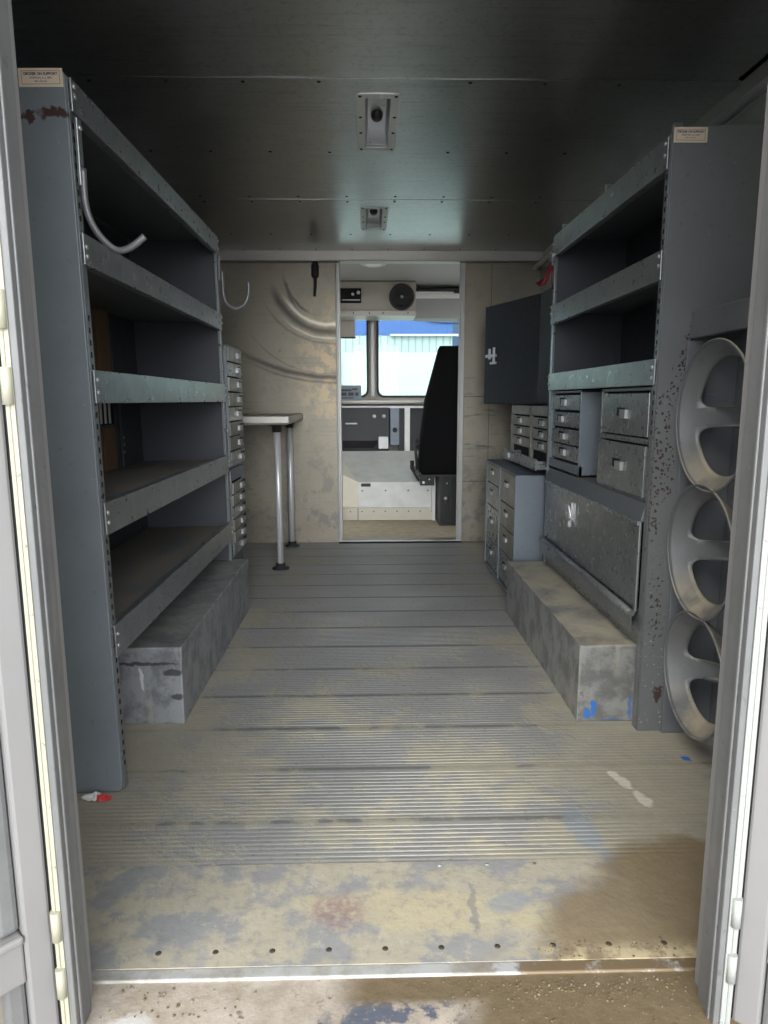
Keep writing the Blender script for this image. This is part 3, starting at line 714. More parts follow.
def post_slots(m, x, y0, y1, z0, z1, sgn, mi):   # slotted upright on the plane x, facing sgn
    z = z0
    while z < z1:
        m.box(x, x+sgn*.0006, y0+(y1-y0)*.35, y0+(y1-y0)*.65, z, z+.013, mi); z += .028
XL, XB = -.645, -1.03
t = thing('shelving_unit', 'tall grey five-tier steel shelving unit along left side of van', 'shelving', (-.84, 2.39, 0))
# near end panel with folded front flange and rounded foot
pl = [(XB,0),(XL-.012,0),(XL-.002,.008),(XL,.03),(XL,1.70),(XL-.012,1.711),(XB,1.711)]
m = MB(); m.prism(pl, 'Y', 1.631, 1.643)
m.build('end_panel', M['panel'], t, .0015, label='near end panel with rust streak')
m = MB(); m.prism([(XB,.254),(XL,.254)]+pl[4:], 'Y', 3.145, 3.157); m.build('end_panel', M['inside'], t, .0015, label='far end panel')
m = MB(); m.box(XL-.012, XL-.010+.010, 1.6435, 1.672, .0, 1.70); post_slots(m, XL, 1.6435, 1.672, .06, 1.2, 1, 1); post_slots(m, XL, 1.6435, 1.672, 1.4, 1.6, 1, 1)
p = sub(m.build('post', [M['lip'], M['black']], t, .0015))
for z in (1.685,1.665,1.345,1.325,1.045,1.015,.725,.70,.415,.385):
    m = MB(); m.disc((XL+.006, 1.662, z), .0065, (1,0,0), h=.005); m.build('bolt', M['bolt'], p)
m = MB(); m.box(XL-.012, XL, 3.12, 3.1445, .254, 1.70)
p = sub(m.build('post', M['lip'], t, .0015))
for z in (1.68,1.65,1.36,1.335,1.05,1.02,.72,.70,.41,.39,.55,.86):
    m = MB(); m.disc((XL+.006, 3.132, z), .0065, (1,0,0), h=.005); m.build('bolt', M['bolt'], p)
for i, (z0, z1) in enumerate(((1.63,1.70),(1.305,1.375),(.99,1.068),(.67,.75),(.355,.44))):
    if i == 0: s0, s1 = z1-.008, z1-.002
    else: s0, s1 = z1-.03, z1-.022
    m = MB(); m.box(XB+.010, XL-.014, 1.644, 3.1445, s0, s1)
    s = sub(m.build('shelf', M['shelf'], t))
    m = MB(); m.prism([(XL+.001,z0),(XL+.006,z0),(XL+.006,z1),(XL-.014,z1),(XL-.014,z1-.004),(XL+.001,z1-.004)], 'Y', 1.650, 3.140)
    m.box(XL-.02, XL+.001, 1.650, 3.140, z0, z0+.004)
    m.build('lip', M['lip'], s, .0015)
m = MB(); m.box(XB-.012, XB, 2.86, 3.1445, .254, 1.70); m.box(XB-.012, XB, 1.644, 2.86, 1.37, 1.70); m.box(XB-.012, XB, 1.644, 2.86, .254, .70); m.box(XB+.010, XB+.020, 2.845, 2.87, .70, 1.05)
for z in (.79,.82,.85): m.disc((XB+.020, 2.857, z), .006, (1,0,0), mi=1)
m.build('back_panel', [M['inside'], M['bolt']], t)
sticker(t, -.743, -.648, 1.672, 1.7095, 1.631)
for z0, z1, lab in ((1.09,1.36,'upper brown plywood board at back of left shelving unit'), (.725,.895,'lower brown plywood board at back of left shelving unit')):
    m = MB(); m.box(XB-.010, XB-.004, 2.2, 2.83, z0, z1); m.box(XB-.004, XB-.0018, 2.700, 2.703, z0, z1)
    tag(m.build('plywood_board', M['ply'], bev=.001), lab, 'board')
t2 = thing('louvre_strip', 'pale slatted strip above lower plywood board inside left shelving unit', 'vent', (XB, 2.7, .91))
m = MB(); m.box(XB-.012, XB-.008, 2.5, 2.83, .905, 1.05); m.build('backing', M['black'], t2)
for k in range(6):
    m = MB(); m.box(XB-.008, XB-.003, 2.55+k*.045, 2.562+k*.045, .91, 1.04); m.build('slat', M['post'], t2)

UL = t
# right unit
XR, XRB = .815, 1.13
t = thing('shelving_unit', 'tall grey steel shelving unit along right side over drawers and drop-front locker', 'shelving', (.97, 2.5, 0))
pr = [(XR,0),(XR,1.70),(XR+.012,1.712),(XRB,1.725),(XRB,0)]
m = MB(); m.prism(pr, 'Y', 1.923, 1.935); m.box(XR, XR+.004, 1.923, 1.926, 0, 1.70); m.build('end_panel', M['panel_r'], t, .0015, label='near end panel speckled with rust spots')
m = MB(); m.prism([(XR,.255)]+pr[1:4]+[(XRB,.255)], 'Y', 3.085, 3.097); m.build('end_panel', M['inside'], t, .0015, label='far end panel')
m = MB(); m.box(XR, XR+.012, 1.9355, 1.962, 0, 1.70); post_slots(m, XR, 1.9355, 1.962, .9, 1.3, -1, 1); post_slots(m, XR, 1.9355, 1.962, 1.42, 1.6, -1, 1)
p = sub(m.build('post', [M['lip'], M['black']], t, .0015))
for z in (1.68,1.65,1.39,1.365,1.09,1.06):
    m = MB(); m.disc((XR-.006, 1.953, z), .0065, (-1,0,0), h=.005); m.build('bolt', M['bolt'], p)
m = MB(); m.box(XR, XR+.012, 3.06, 3.0845, .255, 1.70)
p = sub(m.build('post', M['lip'], t, .0015))
for z in (1.66,1.4,1.37,1.1,1.07,.69):
    m = MB(); m.disc((XR-.006, 3.072, z), .0065, (-1,0,0), h=.005); m.build('bolt', M['bolt'], p)
for i, (z0, z1) in enumerate(((1.612,1.695),(1.325,1.405),(1.04,1.113))):
    s0 = z1-.008 if i == 0 else z1-.03
    m = MB(); m.box(XR+.014, XRB-.001, 1.9355, 3.0845, s0, s0+.006); s = sub(m.build('shelf', M['shelf'], t))
    m = MB(); m.prism([(XR-.001,z0),(XR-.006,z0),(XR-.006,z1),(XR+.014,z1),(XR+.014,z1-.004),(XR-.001,z1-.004)], 'Y', 1.940, 3.080)
    m.box(XR-.001, XR+.02, 1.940, 3.080, z0, z0+.004)
    m.build('lip', M['lip'], s, .0015)
m = MB(); m.box(XRB, XRB+.01, 1.9355, 3.0845, .256, 1.72); m.build('back_panel', M['inside'], t)
m = MB(); m.box(XRB-.009, XRB-.003, 2.0, 2.14, 1.083, 1.30); m.build('back_board', M['ply'], t, label='narrow brown board')
sticker(t, .8165, .906, 1.673, 1.711, 1.923)

# drawers ---------------------------------------------------------------
def pull(m, x, y, z, sgn, w=.034, h=.026, mi=0):     # square finger pull on a front facing sgn*x
    m.box(x, x+sgn*.010, y-w/2, y+w/2, z-h/2, z+h/2, mi)
    m.box(x+sgn*.010, x+sgn*.013, y-w/2, y+w/2, z-h/2, z+h/2*1.05, mi)
def drawer(t, x, y0, y1, z0, z1, sgn, mat, hy=.5, hz=.5, slot=True, hw=.034, hh=.024, out=0., depth=.25):
    """one drawer of cabinet t: front at plane x facing sgn, with recessed holder and pull"""
    m = MB()
    xf = x + sgn*out
    m.box(xf, xf-sgn*.010, y0+.003, y1-.003, z0+.003, z1-.003)
    if out:
        for q in ((y0+.01,y0+.014),(y1-.014,y1-.01)): m.box(xf-sgn*.01, xf-sgn*depth, q[0], q[1], z0+.01, z1-.012)
        m.box(xf-sgn*.01, xf-sgn*depth, y0+.01, y1-.01, z0+.006, z0+.010)
    d = sub(m.build('drawer', mat, t, .002))
    cy = y0+(y1-y0)*hy; cz = z0+(z1-z0)*hz
    m = MB()
    if slot: m.box(xf, xf+sgn*.0025, cy+hw*.2, cy+hw*1.5, cz-hh*.3, cz+hh*.75, 1)
    pull(m, xf, cy, cz, sgn, hw, hh)
    m.build('pull', [M['handle'], M['black']], d, .0015, label='pale square finger pull')
    return d
def carcass(m, x, xb, y0, y1, z0, z1, th=.006):
    m.box(x, xb, y0, y0+th, z0, z1); m.box(x, xb, y1-th, y1, z0, z1); m.box(x, xb, y0, y1, z0, z0+th); m.box(x, xb, y0, y1, z1-th, z1)
    m.box(xb-.006 if xb > x else xb, xb if xb > x else xb+.006, y0, y1, z0, z1)

# left bank under third shelf of the right unit
t = thing('drawer_cabinet', 'small four-drawer cabinet at far end under right shelving, beside open cubby', 'drawer cabinet', (.95, 2.84, .725))
m = MB(); carcass(m, XR+.003, XRB-.004, 2.625, 3.055, .700, 1.036, .010); m.box(XR+.003, XR+.02, 2.625, 3.055, .70, .742); m.box(XR+.02, XR+.024, 2.63, 3.05, .745, 1.03, 1); m.build('case', [M['slate'], M['black']], t, .002)
for k, z in enumerate((.955,.885,.815,.748)):
    drawer(t, XR+.006+.004*(k%2), 2.64, 3.045, z, z+.066, -1, M['drawer'], .5 if k != 1 else .62, .5, hw=.05, hh=.026)
# right bank: two deep drawers
t = thing('drawer_cabinet', 'two deep scuffed drawers at near end under right shelving lip', 'drawer cabinet', (.95, 2.16, .70))
m = MB(); carcass(m, XR+.003, XRB-.004, 1.966, 2.395, .700, 1.036, .010); m.box(XR+.003, XR+.02, 1.966, 2.395, .868, .884); m.box(XR+.022, XR+.026, 1.97, 2.39, .70, 1.03, 1); m.build('case', [M['panel_r'], M['black']], t, .002)
drawer(t, XR+.004, 1.985, 2.378, .886, 1.022, -1, M['drawer'], .45, .5, hw=.05, hh=.028)
d = drawer(t, XR-.004, 1.975, 2.385, .708, .866, -1, M['drawer'], .45, .52, hw=.05, hh=.028)
# drop-front locker
t = thing('locker', 'long drop-front steel locker with latch below drawers on right side', 'locker', (.97, 2.5, .255))
m = MB()
m.hexa([(XR-.010,1.966,.640),(XRB-.004,1.966,.640),(XRB-.004,3.056,.640),(XR-.010,3.056,.640)],
       [(XR+.006,1.966,.698),(XRB-.004,1.966,.698),(XRB-.004,3.056,.698),(XR+.006,3.056,.698)])
m.build('top_ledge', M['shelf'], t, .003)
m = MB(); carcass(m, XR+.012, XRB-.006, 1.966, 3.056, .26, .639); m.box(XR+.004, XR+.012, 1.966, 3.056, .26, .37); m.build('case', M['drawer'], t)
m = MB(); m.box(XR-.006, XR+.003, 1.985, 3.056, .372, .634); m.box(XR-.014, XR-.004, 1.975, 3.056, .626, .642); m.box(XR-.009, XR, 1.972, 1.988, .36, .64, 1)
d = sub(m.build('door', [M['drawer'], M['lip']], t, .003))
m = MB(); m.tube([(XR-.018,1.972,.358),(XR-.018,3.056,.372)], .011, 12); m.box(XR-.022, XR-.016, 1.972, 3.056, .30, .36); m.build('hem_roll', M['lip'], d)
m = MB(); m.box(XR-.010, XR-.006, 2.60, 2.69, .525, .60); m.box(XR-.018, XR-.010, 2.62, 2.67, .53, .60)
m.tube([(XR-.02,2.615,.545),(XR-.026,2.63,.585),(XR-.026,2.66,.585),(XR-.02,2.675,.545),(XR-.022,2.645,.525),(XR-.02,2.615,.545)], .006, 8)
m.box(XR-.024, XR-.010, 2.635, 2.655, .50, .56); m.build('latch', M['galv'], d, .002, label='bright paddle latch')

# wheel boxes
t = thing('wheel_box', 'long galvanised wheel box on floor beneath left shelving', 'wheel box', (-.8, 2.6, 0))
m = MB(); m.prism([(-1.04,0),(-.58,0),(-.58,.249),(-1.04,.249)], 'Y', 2.01, 3.19); m.build('body', M['wheelbox'], t, .004)
m = MB(); m.box(-1.04, -.577, 2.007, 3.193, .205, .252); m.build('lid', M['wheelbox'], t, .004)
t = thing('wheel_box', 'dusty wheel box with blue paint splashes below right locker', 'wheel box', (.88, 2.55, 0))
m = MB(); m.prism([(.652,0),(1.155,0),(1.155,.25),(.652,.25)], 'Y', 1.988, 3.108); m.build('body', M['wheelbox_r'], t, .005)
m = MB(); m.box(.649, .656, 1.985, 1.992, .0, .252); m.box(.649, .656, 1.985, 3.11, .244, .253); m.build('edge_angle', M['wheelbox_r'], t, .002)

# small-parts drawers behind the left unit
for (z0, z1, n, lab) in ((.685,1.255,8,'upper narrow eight-drawer parts cabinet between left shelving and bulkhead'), (.254,.68,6,'lower narrow six-drawer parts cabinet standing on left wheel box')):
    y0, y1 = 3.20, 3.56
    if n == 6: y1 = 3.53
    t = thing('parts_cabinet', lab, 'drawer cabinet', (-.8, (y0+y1)/2, z0))
    m = MB(); carcass(m, XL, -1.04, y0, y1, z0, z1, .008); m.box(XL-.02, XL-.016, y0, y1, z0, z1, 1)
    if n == 6: m.box(XL-.2, XL-.001, y0+.01, y1-.01, .62, .675)
    m.build('case', [M['slate'], M['black']], t, .0015)
    zt = z1-.008 if n == 8 else .615; ph = (zt-z0-.008)/n
    for k in range(n):
        zz = z0+.008+k*ph
        drawer(t, XL+.001+.008*random.random(), y0+.012, y1-.012, zz, zz+ph, 1, M['drawer_tan'] if k % 3 else M['drawer'], .62, .5, True, .07, .026)
if True:   # the lower cabinet needs feet beyond the wheel box end
    m = MB(); m.box(-1.02, -.66, 3.22, 3.52, 0, .2535)
    tag(m.build('support_block', M['wall'], bev=.003), 'dark block holding parts cabinet behind left wheel box', 'support')

# bench
t = thing('workbench', 'narrow metal bench on two tube legs against bulkhead', 'bench', (-.75, 4.32, 0))
m = MB(); m.box(-1.035, -.447, 3.9, 4.735, .870, .912); m.box(-1.035, -.458, 3.906, 4.735, .862, .870); m.build('tabletop', M['channel'], t, .004)
for yy in (4.0, 4.64):
    m = MB(); m.tube([(-.53,yy,.012),(-.53,yy,.863)], .019, 20); l = sub(m.build('leg', M['chrome'], t))
    m = MB(); m.lathe([(0,0),(.052,0),(.052,.006),(.03,.010),(.027,.035),(.0195,.035)], (-.53,yy,0), 'Z', 24); m.build('foot_flange', M['rubber'], l)
    m = MB(); m.lathe([(.0195,-.045),(.027,-.045),(.03,-.010),(.05,-.005),(.05,0)], (-.53,yy,.862), 'Z', 24); m.build('top_flange', M['rubber'], l)

# hooks on the left unit
def hook(y, lab, pts, plate):
    t = thing('rod_hook', lab, 'hook', (XL+.01, y, pts[0][1]))
    q = []
    P = [Vector((a, y, b)) for a, b in pts]
    for i in range(len(P)-1):                       # Catmull-Rom
        p0, p1, p2, p3 = P[max(i-1,0)], P[i], P[i+1], P[min(i+2,len(P)-1)]
        for k in range(6):
            u = k/6; q.append(.5*((2*p1)+(p2-p0)*u+(2*p0-5*p1+4*p2-p3)*u*u+(3*p1-p0-3*p2+p3)*u**3))
    q.append(P[-1]); m = MB(); m.tube(q, .0078, 12); m.build('rod', M['wire'], t)
    m = MB(); HX = XL-.009; m.box(HX+.002, HX+.010, y-.012, y+.012, plate[0], plate[1]); m.disc((HX+.01, y, plate[1]-.02), .007, (1,0,0), mi=1, h=.005); m.build('plate', [M['lip'], M['bolt']], t, .002)
hook(1.665, 'bent grey rod hook near top of left shelving near post', [(-.643,1.52),(-.642,1.44),(-.622,1.385),(-.583,1.346),(-.55,1.348),(-.512,1.374)], (1.48,1.625))
hook(3.132, 'bent rod hook on far post of left shelving before bulkhead', [(-.634,1.56),(-.634,1.47),(-.622,1.425),(-.58,1.402),(-.538,1.425),(-.523,1.47),(-.522,1.515)], (1.52,1.63))
# cord gland hanging below header
t = thing('hanging_handle', 'dark handle with thin shaft hanging from header on bulkhead', 'tool', (-.344, 4.70, 1.8))
m = MB(); m.lathe([(0,0),(.022,0),(.026,.01),(.026,.075),(.018,.08),(.018,.10),(0,.10)], (-.344,4.72,1.808), 'Z', 20); m.build('handle', M['rubber'], t)
m = MB(); m.tube([(-.344,4.72,1.81),(-.346,4.722,1.75),(-.350,4.725,1.685)], [.011,.010,.008], 10); m.build('shaft', M['dash'], t)

# ceiling lamps
for i, ((y0, y1), lab) in enumerate(zip(LAMPS, ('recessed ceiling lamp nearest the rear door, pale flange', 'recessed ceiling lamp nearest the bulkhead, pale flange'))):
    t = thing('ceiling_lamp', lab, 'ceiling lamp', (.04, (y0+y1)/2, ZC))
    def rr2(x0, x1, ya, yb, r): return rrect(x0, x1, ya, yb, r)
    cu = plate_with_holes('flange', rr2(-.033, .113, y0, y1, .022), [rr2(lx0+.002, lx1-.002, y0+.032, y1-.032, .006)], 0, .006, M['lampflange'], None)
    for v in cu.data.vertices:
        x_, y_, z_ = v.co; v.co = Vector((x_, z_, ZC-.004+y_)) - Vector(BASE[t.name])
    cu.parent = t
    m = MB(); ya, yb = y0+.031, y1-.031
    m.box(lx0+.001, lx1-.001, ya, yb, ZC+.058, ZC+.062)
    m.hexa([(lx0+.001,ya,ZC),(lx0+.003,ya,ZC),(lx0+.003,yb,ZC),(lx0+.001,yb,ZC)], [(lx0+.001,ya,ZC+.06),(lx0+.012,ya,ZC+.06),(lx0+.012,yb,ZC+.06),(lx0+.001,yb,ZC+.06)])
    m.hexa([(lx1-.003,ya,ZC),(lx1-.001,ya,ZC),(lx1-.001,yb,ZC),(lx1-.003,yb,ZC)], [(lx1-.012,ya,ZC+.06),(lx1-.001,ya,ZC+.06),(lx1-.001,yb,ZC+.06),(lx1-.012,yb,ZC+.06)])
    m.box(lx0, lx1, ya, ya+.003, ZC, ZC+.06); m.box(lx0, lx1, yb-.003, yb, ZC, ZC+.06)
    m.build('well', M['lampwell'], t)
    m = MB(); cy = (y0+y1)/2+.07; m.loft([[(.04+.022*s*math.cos(2*PI*k/24), cy+.035*s*math.sin(2*PI*k/24), ZC+h) for k in range(24)] for s, h in ((1,.058),(1,.050),(.8,.040),(.5,.035))]); m.build('socket', M['oval'], t)
    m = MB()
    for yy in (y0+.016, y0+.18, y1-.18, y1-.016):
        for xx in (-.019, .099):
            m = MB(); m.disc((xx, yy, ZC-.007), .006, (0,0,-1), h=.003); m.build('screw', M['darkscrew'], t)

# upper wall cabinet with an ajar door
t = thing('wall_cabinet', 'dark slate wall cabinet with latched door ajar behind right shelving', 'wall cabinet', (1.03, 3.66, .977))
m = MB(); X0 = .90
carcass(m, X0, WR-.009, 3.115, 4.19, .977, 1.54, .012); m.box(X0, WR-.009, 3.595, 3.61, .977, 1.54); m.build('case', M['navy'], t, .003)
m = MB(); m.box(X0-.010, X0-.0005, 3.12, 3.598, .98, 1.537); m.build('door', M['navy'], t, .003)
m = MB(); ang = math.radians(19)
rot = ((X0-.002, 3.602, 0), 'Z', ang)
m.box(X0-.012, X0-.002, 3.604, 4.18, .977, 1.538, rot=rot); m.box(X0-.002, X0+.014, 4.17, 4.18, .98, 1.535, rot=rot); m.box(X0-.002, X0+.014, 3.62, 4.17, .98, .985, rot=rot)
d = sub(m.build('door', M['navy'], t, .003, label='ajar door'))
m = MB()
m.box(X0-.022, X0-.012, 4.05, 4.07, 1.21, 1.30, 0, rot); m.box(X0-.022, X0-.012, 4.10, 4.12, 1.235, 1.295, 0, rot); m.box(X0-.026, X0-.012, 4.03, 4.15, 1.245, 1.262, 0, rot); m.box(X0-.022, X0-.012, 4.03, 4.10, 1.205, 1.218, 0, rot)
m.build('latch', M['galv'], d, .002, label='worn metal latch')

# parts drawers below it
t = thing('parts_cabinet', 'six-drawer parts cabinet under dark wall cabinet with bottom tray pulled out', 'drawer cabinet', (1.0, 3.6, .66))
XS = .86
m = MB(); carcass(m, XS, WR-.009, 3.12, 4.09, .66, .976, .010); m.box(XS, WR-.02, 3.60, 3.63, .66, .97); m.box(XS, XS+.02, 3.12, 4.09, .92, .976); m.box(XS+.018, XS+.022, 3.13, 4.08, .67, .96, 1)
m.build('case', [M['drawer_tan'], M['black']], t, .002)
for (a, b) in ((3.13, 3.595), (3.635, 4.08)):
    for k in range(3):
        z = .74 + k*.058
        drawer(t, XS+.005, a, b, z, z+.056, -1, M['drawer_tan'], .5 if a > 3.5 else .5, .5, True, .06, .026)
d = drawer(t, XS+.004, 3.14, 3.90, .668, .728, -1, M['drawer'], .8, .5, False, .05, .028, out=.085, depth=.22)
# floor cabinet
t = thing('floor_cabinet', 'slate blue floor cabinet with tan drawer fronts standing beyond right wheel box', 'drawer cabinet', (.9, 3.6, 0))
XF = .70
m = MB(); carcass(m, XF, WR-.009, 3.20, 4.0, .03, .652, .010); m.box(XF+.02, WR-.02, 3.22, 3.98, 0, .03); m.box(XF, XF+.03, 3.59, 3.605, .03, .65); m.box(XF+.016, XF+.02, 3.21, 3.99, .04, .645, 1)
m.build('case', [M['slate'], M['black']], t, .003)
for (a, b, zs) in ((3.212,3.588,(.05,.215,.345,.475,.64)), (3.607,3.988,(.05,.20,.40,.53,.64))):
    for z0, z1 in zip(zs[:-1], zs[1:]):
        drawer(t, XF+.005, a, b, z0, z1, -1, M['drawer_tan'] if z0 > .2 else M['drawer'], .5, .6, True, .05, .022)

# gas-bottle rack near the right rear door: three dished ring fronts with cross bars
t = thing('bottle_rack', 'grey rack of three round bottle holders by right rear door', 'rack', (1.0, 1.6, 0))
XK = .865
def dhole(cy, cz, ri, hb, sg, fil):
    a0 = math.asin(hb/ri); d = fil/ri; pts = []; n = 26
    for k in range(n+1):
        a = a0+d + (PI-2*a0-2*d)*k/n; pts.append((math.cos(a)*ri, math.sin(a)*ri))
    def bez(p, c, q): return [((1-u)**2*p[0]+2*u*(1-u)*c[0]+u*u*q[0], (1-u)**2*p[1]+2*u*(1-u)*c[1]+u*u*q[1]) for u in (.2,.4,.6,.8,1)]
    cx = math.cos(a0)*ri
    pts += bez(pts[-1], (-cx, hb), (-cx+fil, hb)) + [(cx-fil, hb)] + bez((cx-fil, hb), (cx, hb), pts[0])[:-1]
    return [(cy+u, cz+sg*v) for u, v in pts]
def circ(cy, cz, r, n=56): return [(cy+r*math.cos(2*PI*k/n), cz+r*math.sin(2*PI*k/n)) for k in range(n)]
for k, (cy, cz, r, roll) in enumerate(((1.713,.956,.190,.04),(1.728,.603,.177,.17),(1.712,.270,.168,.25))):
    D = .105           # a round dished sheet with two D-shaped openings, open towards the aisle
    loops = [circ(0, 0, r, 72), dhole(0, 0, r-.038, .027, 1, .032), dhole(0, 0, r-.038, .027, -1, .032)]
    pts = []; eds = []
    for lp in loops:
        n0 = len(pts); pts += [Vector(p) for p in lp]; eds += [(n0+q, n0+(q+1) % len(lp)) for q in range(len(lp))]
    for rad in [r-.006-.008*q for q in range(4)] + [r*.72, r*.6, r*.48, r*.36, r*.24, r*.12]:
        nn_ = max(8, int(2*PI*rad/.012))
        pts += [Vector((rad*math.cos(2*PI*q/nn_), rad*math.sin(2*PI*q/nn_))) for q in range(nn_)]
    cd = delaunay_2d_cdt(pts, eds, [], 0, 1e-6)
    def inside(p, poly):
        c_ = False
        for q in range(len(poly)):
            (xa, ya), (xb_, yb_) = poly[q], poly[q-1]
            if (ya > p[1]) != (yb_ > p[1]) and p[0] < (xb_-xa)*(p[1]-ya)/(yb_-ya)+xa: c_ = not c_
        return c_
    m = MB(); vv = []
    for u, w_ in cd[0]:
        q = min(1, math.hypot(u, w_)/r); vv.append((XK + D*(1-q**2.4), cy+u*math.cos(roll)+w_*math.sin(roll), cz+w_*math.cos(roll)-u*math.sin(roll)))
    fc = []
    for f_ in cd[2]:
        c_ = sum((cd[0][q] for q in f_), Vector((0,0)))/len(f_)
        if inside(c_, loops[0]) and not inside(c_, loops[1]) and not inside(c_, loops[2]): fc.append(tuple(f_))
    m.add(vv, fc, 0, True); h = m.build('ring_holder', M['rack'], t)
    BASE[h.name] = BASE[t.name]
    so_ = h.modifiers.new('thickness', 'SOLIDIFY'); so_.thickness = .004; so_.offset = 0
    m = MB(); m.tube([(XK, cy+r*math.cos(2*PI*q/72), cz+r*math.sin(2*PI*q/72)) for q in range(73)], .0035, 8, cap=False); m.build('rolled_rim', M['rack'], h)
m = MB(); m.box(1.03, 1.036, 1.06, 1.915, 0, 1.23); m.box(.885, 1.03, 1.908, 1.916, 0, 1.16); m.build('back_plate', M['rackin'], t, .002)
m = MB(); m.box(.894, .902, 1.06, 1.918, 1.165, 1.236); m.box(.902, 1.16, 1.06, 1.918, 1.222, 1.230); m.box(.902,.915,1.06,1.918,1.165,1.172); m.build('shelf', M['rack'], t, .003)
# conduit along the right roof corner
t = thing('conduit', 'grey conduit pipe along right roof corner above shelving end panel', 'pipe', (1.12, 2.8, 1.86))
m = MB(); m.tube([(1.115,1.04,1.862),(1.115,4.69,1.862)], .017, 14); m.build('pipe', M['galv'], t)
for yy in (2.6, 3.3, 4.0):
    m = MB(); m.box(1.10, 1.13, yy-.01, yy+.01, 1.876, ZC-.001); m.build('clip', M['galv'], t)

# red ribbon tied on the right unit's far post
t = thing('red_ribbon', 'ragged dark red ribbon tied at top of right shelving far post', 'ribbon', (.80, 3.08, 1.57))
def strip(pts, w, n):
    m = MB(); vs = []; fs = []
    for i, (p, ww) in enumerate(zip(pts, w)):
        p = Vector(p); vs += [p+Vector((0,.004,ww)), p-Vector((0,.004,ww)), p+Vector((.003,-.003,-ww)), p+Vector((.003,.006,ww))]
    for i in range(len(pts)-1):
        for k in range(4): fs.append((i*4+k, i*4+(k+1)%4, i*4+4+(k+1)%4, i*4+4+k))
    m.add(vs, fs, 0, True); return m
m = strip([(.806,3.07,1.585),(.79,3.06,1.56),(.775,3.05,1.525),(.765,3.05,1.505),(.742,3.045,1.494),(.728,3.04,1.496)], [.012,.02,.022,.016,.010,.002], 0); m.build('tail', M['red'], t)
m = strip([(.806,3.065,1.58),(.797,3.055,1.55),(.797,3.05,1.52),(.80,3.05,1.49),(.807,3.05,1.475)], [.010,.02,.022,.014,.003], 0); m.build('tail', M['red'], t)
m = MB(); m.box(.800, .816, 3.055, 3.085, 1.572, 1.625); m.tube([(.806,3.06,1.62),(.797,3.05,1.635),(.785,3.05,1.612)], .004, 8); m.build('clip', M['lip'], t, .002, label='metal clip')

# crumpled wrapper by the left unit's foot
WX = .013
t = thing('candy_wrapper', 'crumpled red and white wrapper on floor at foot of left shelving', 'litter', (-.70, 1.60, 0))
def crumple(cx, cy, rx, ry, h, seed):
    rnd = random.Random(seed); n = 9; vs = []; fs = []
    for i in range(n):
        for j in range(6):
            u, v = i/(n-1)*2-1, j/5*2-1
            vs.append((cx+u*rx*(1-.25*v*v)+rnd.uniform(-.003,.003), cy+v*ry*(1-.5*u*u)+rnd.uniform(-.003,.003), .002+h*(1-u*u*.7)*(1-v*v*.8)*rnd.uniform(.35,1)))
    for i in range(n-1):
        for j in range(5): fs.append((i*6+j, (i+1)*6+j, (i+1)*6+j+1, i*6+j+1))
    m = MB(); m.add(vs, fs); return m
o = crumple(-.715+WX, 1.606, .032, .014, .018, 3).build('white_part', M['whitefoil'], t)
o.modifiers.new('s', 'SOLIDIFY').thickness = .0012
o = crumple(-.692+WX, 1.598, .024, .011, .020, 5).build('red_part', M['redfoil'], t)
o.modifiers.new('s', 'SOLIDIFY').thickness = .0012

# mud crumbs along the sill (nobody could count them)
m = MB(); rnd = random.Random(11)
def crumb(m, x, y, z, r, mi):
    a = rnd.uniform(0, 6.28); q = []
    for k in range(6): q.append((r*rnd.uniform(.6,1.2), a + k*PI/3))
    vs = [(x+rr_*math.cos(t_), y+rr_*math.sin(t_), z-.0005) for rr_, t_ in q] + [(x+rr_*.6*math.cos(t_), y+rr_*.6*math.sin(t_), z+r*rnd.uniform(.5,.9)) for rr_, t_ in q]
    m.add(vs, [(k, (k+1)%6, 6+(k+1)%6, 6+k) for k in range(6)] + [tuple(range(6,12))], mi)
for k in range(700):
    x = rnd.triangular(.02, .58, .42); y = rnd.gauss(1.025, .02) if rnd.random() < .7 else rnd.gauss(.98, .04); 
    if y > 1.044: 
        y = rnd.uniform(1.078, 1.12); z = 0; x = rnd.uniform(.3, .56)
    else: z = -.006
    y = max(y, .88)
    crumb(m, x, y, z, rnd.choice((.001,.0012,.0015,.0015,.002,.003)), 1 if rnd.random() < .12 else 0)
for k in range(26): crumb(m, rnd.uniform(-.45,-.2), rnd.uniform(.98,1.04), -.006, rnd.choice((.002,.003,.004)), 1 if rnd.random() < .3 else 0)
tag(m.build('mud_crumbs', [M['mudcrumb'], M['palecrumb']]), 'dried mud crumbs and grit scattered along rear sill', 'dirt', kind='stuff')

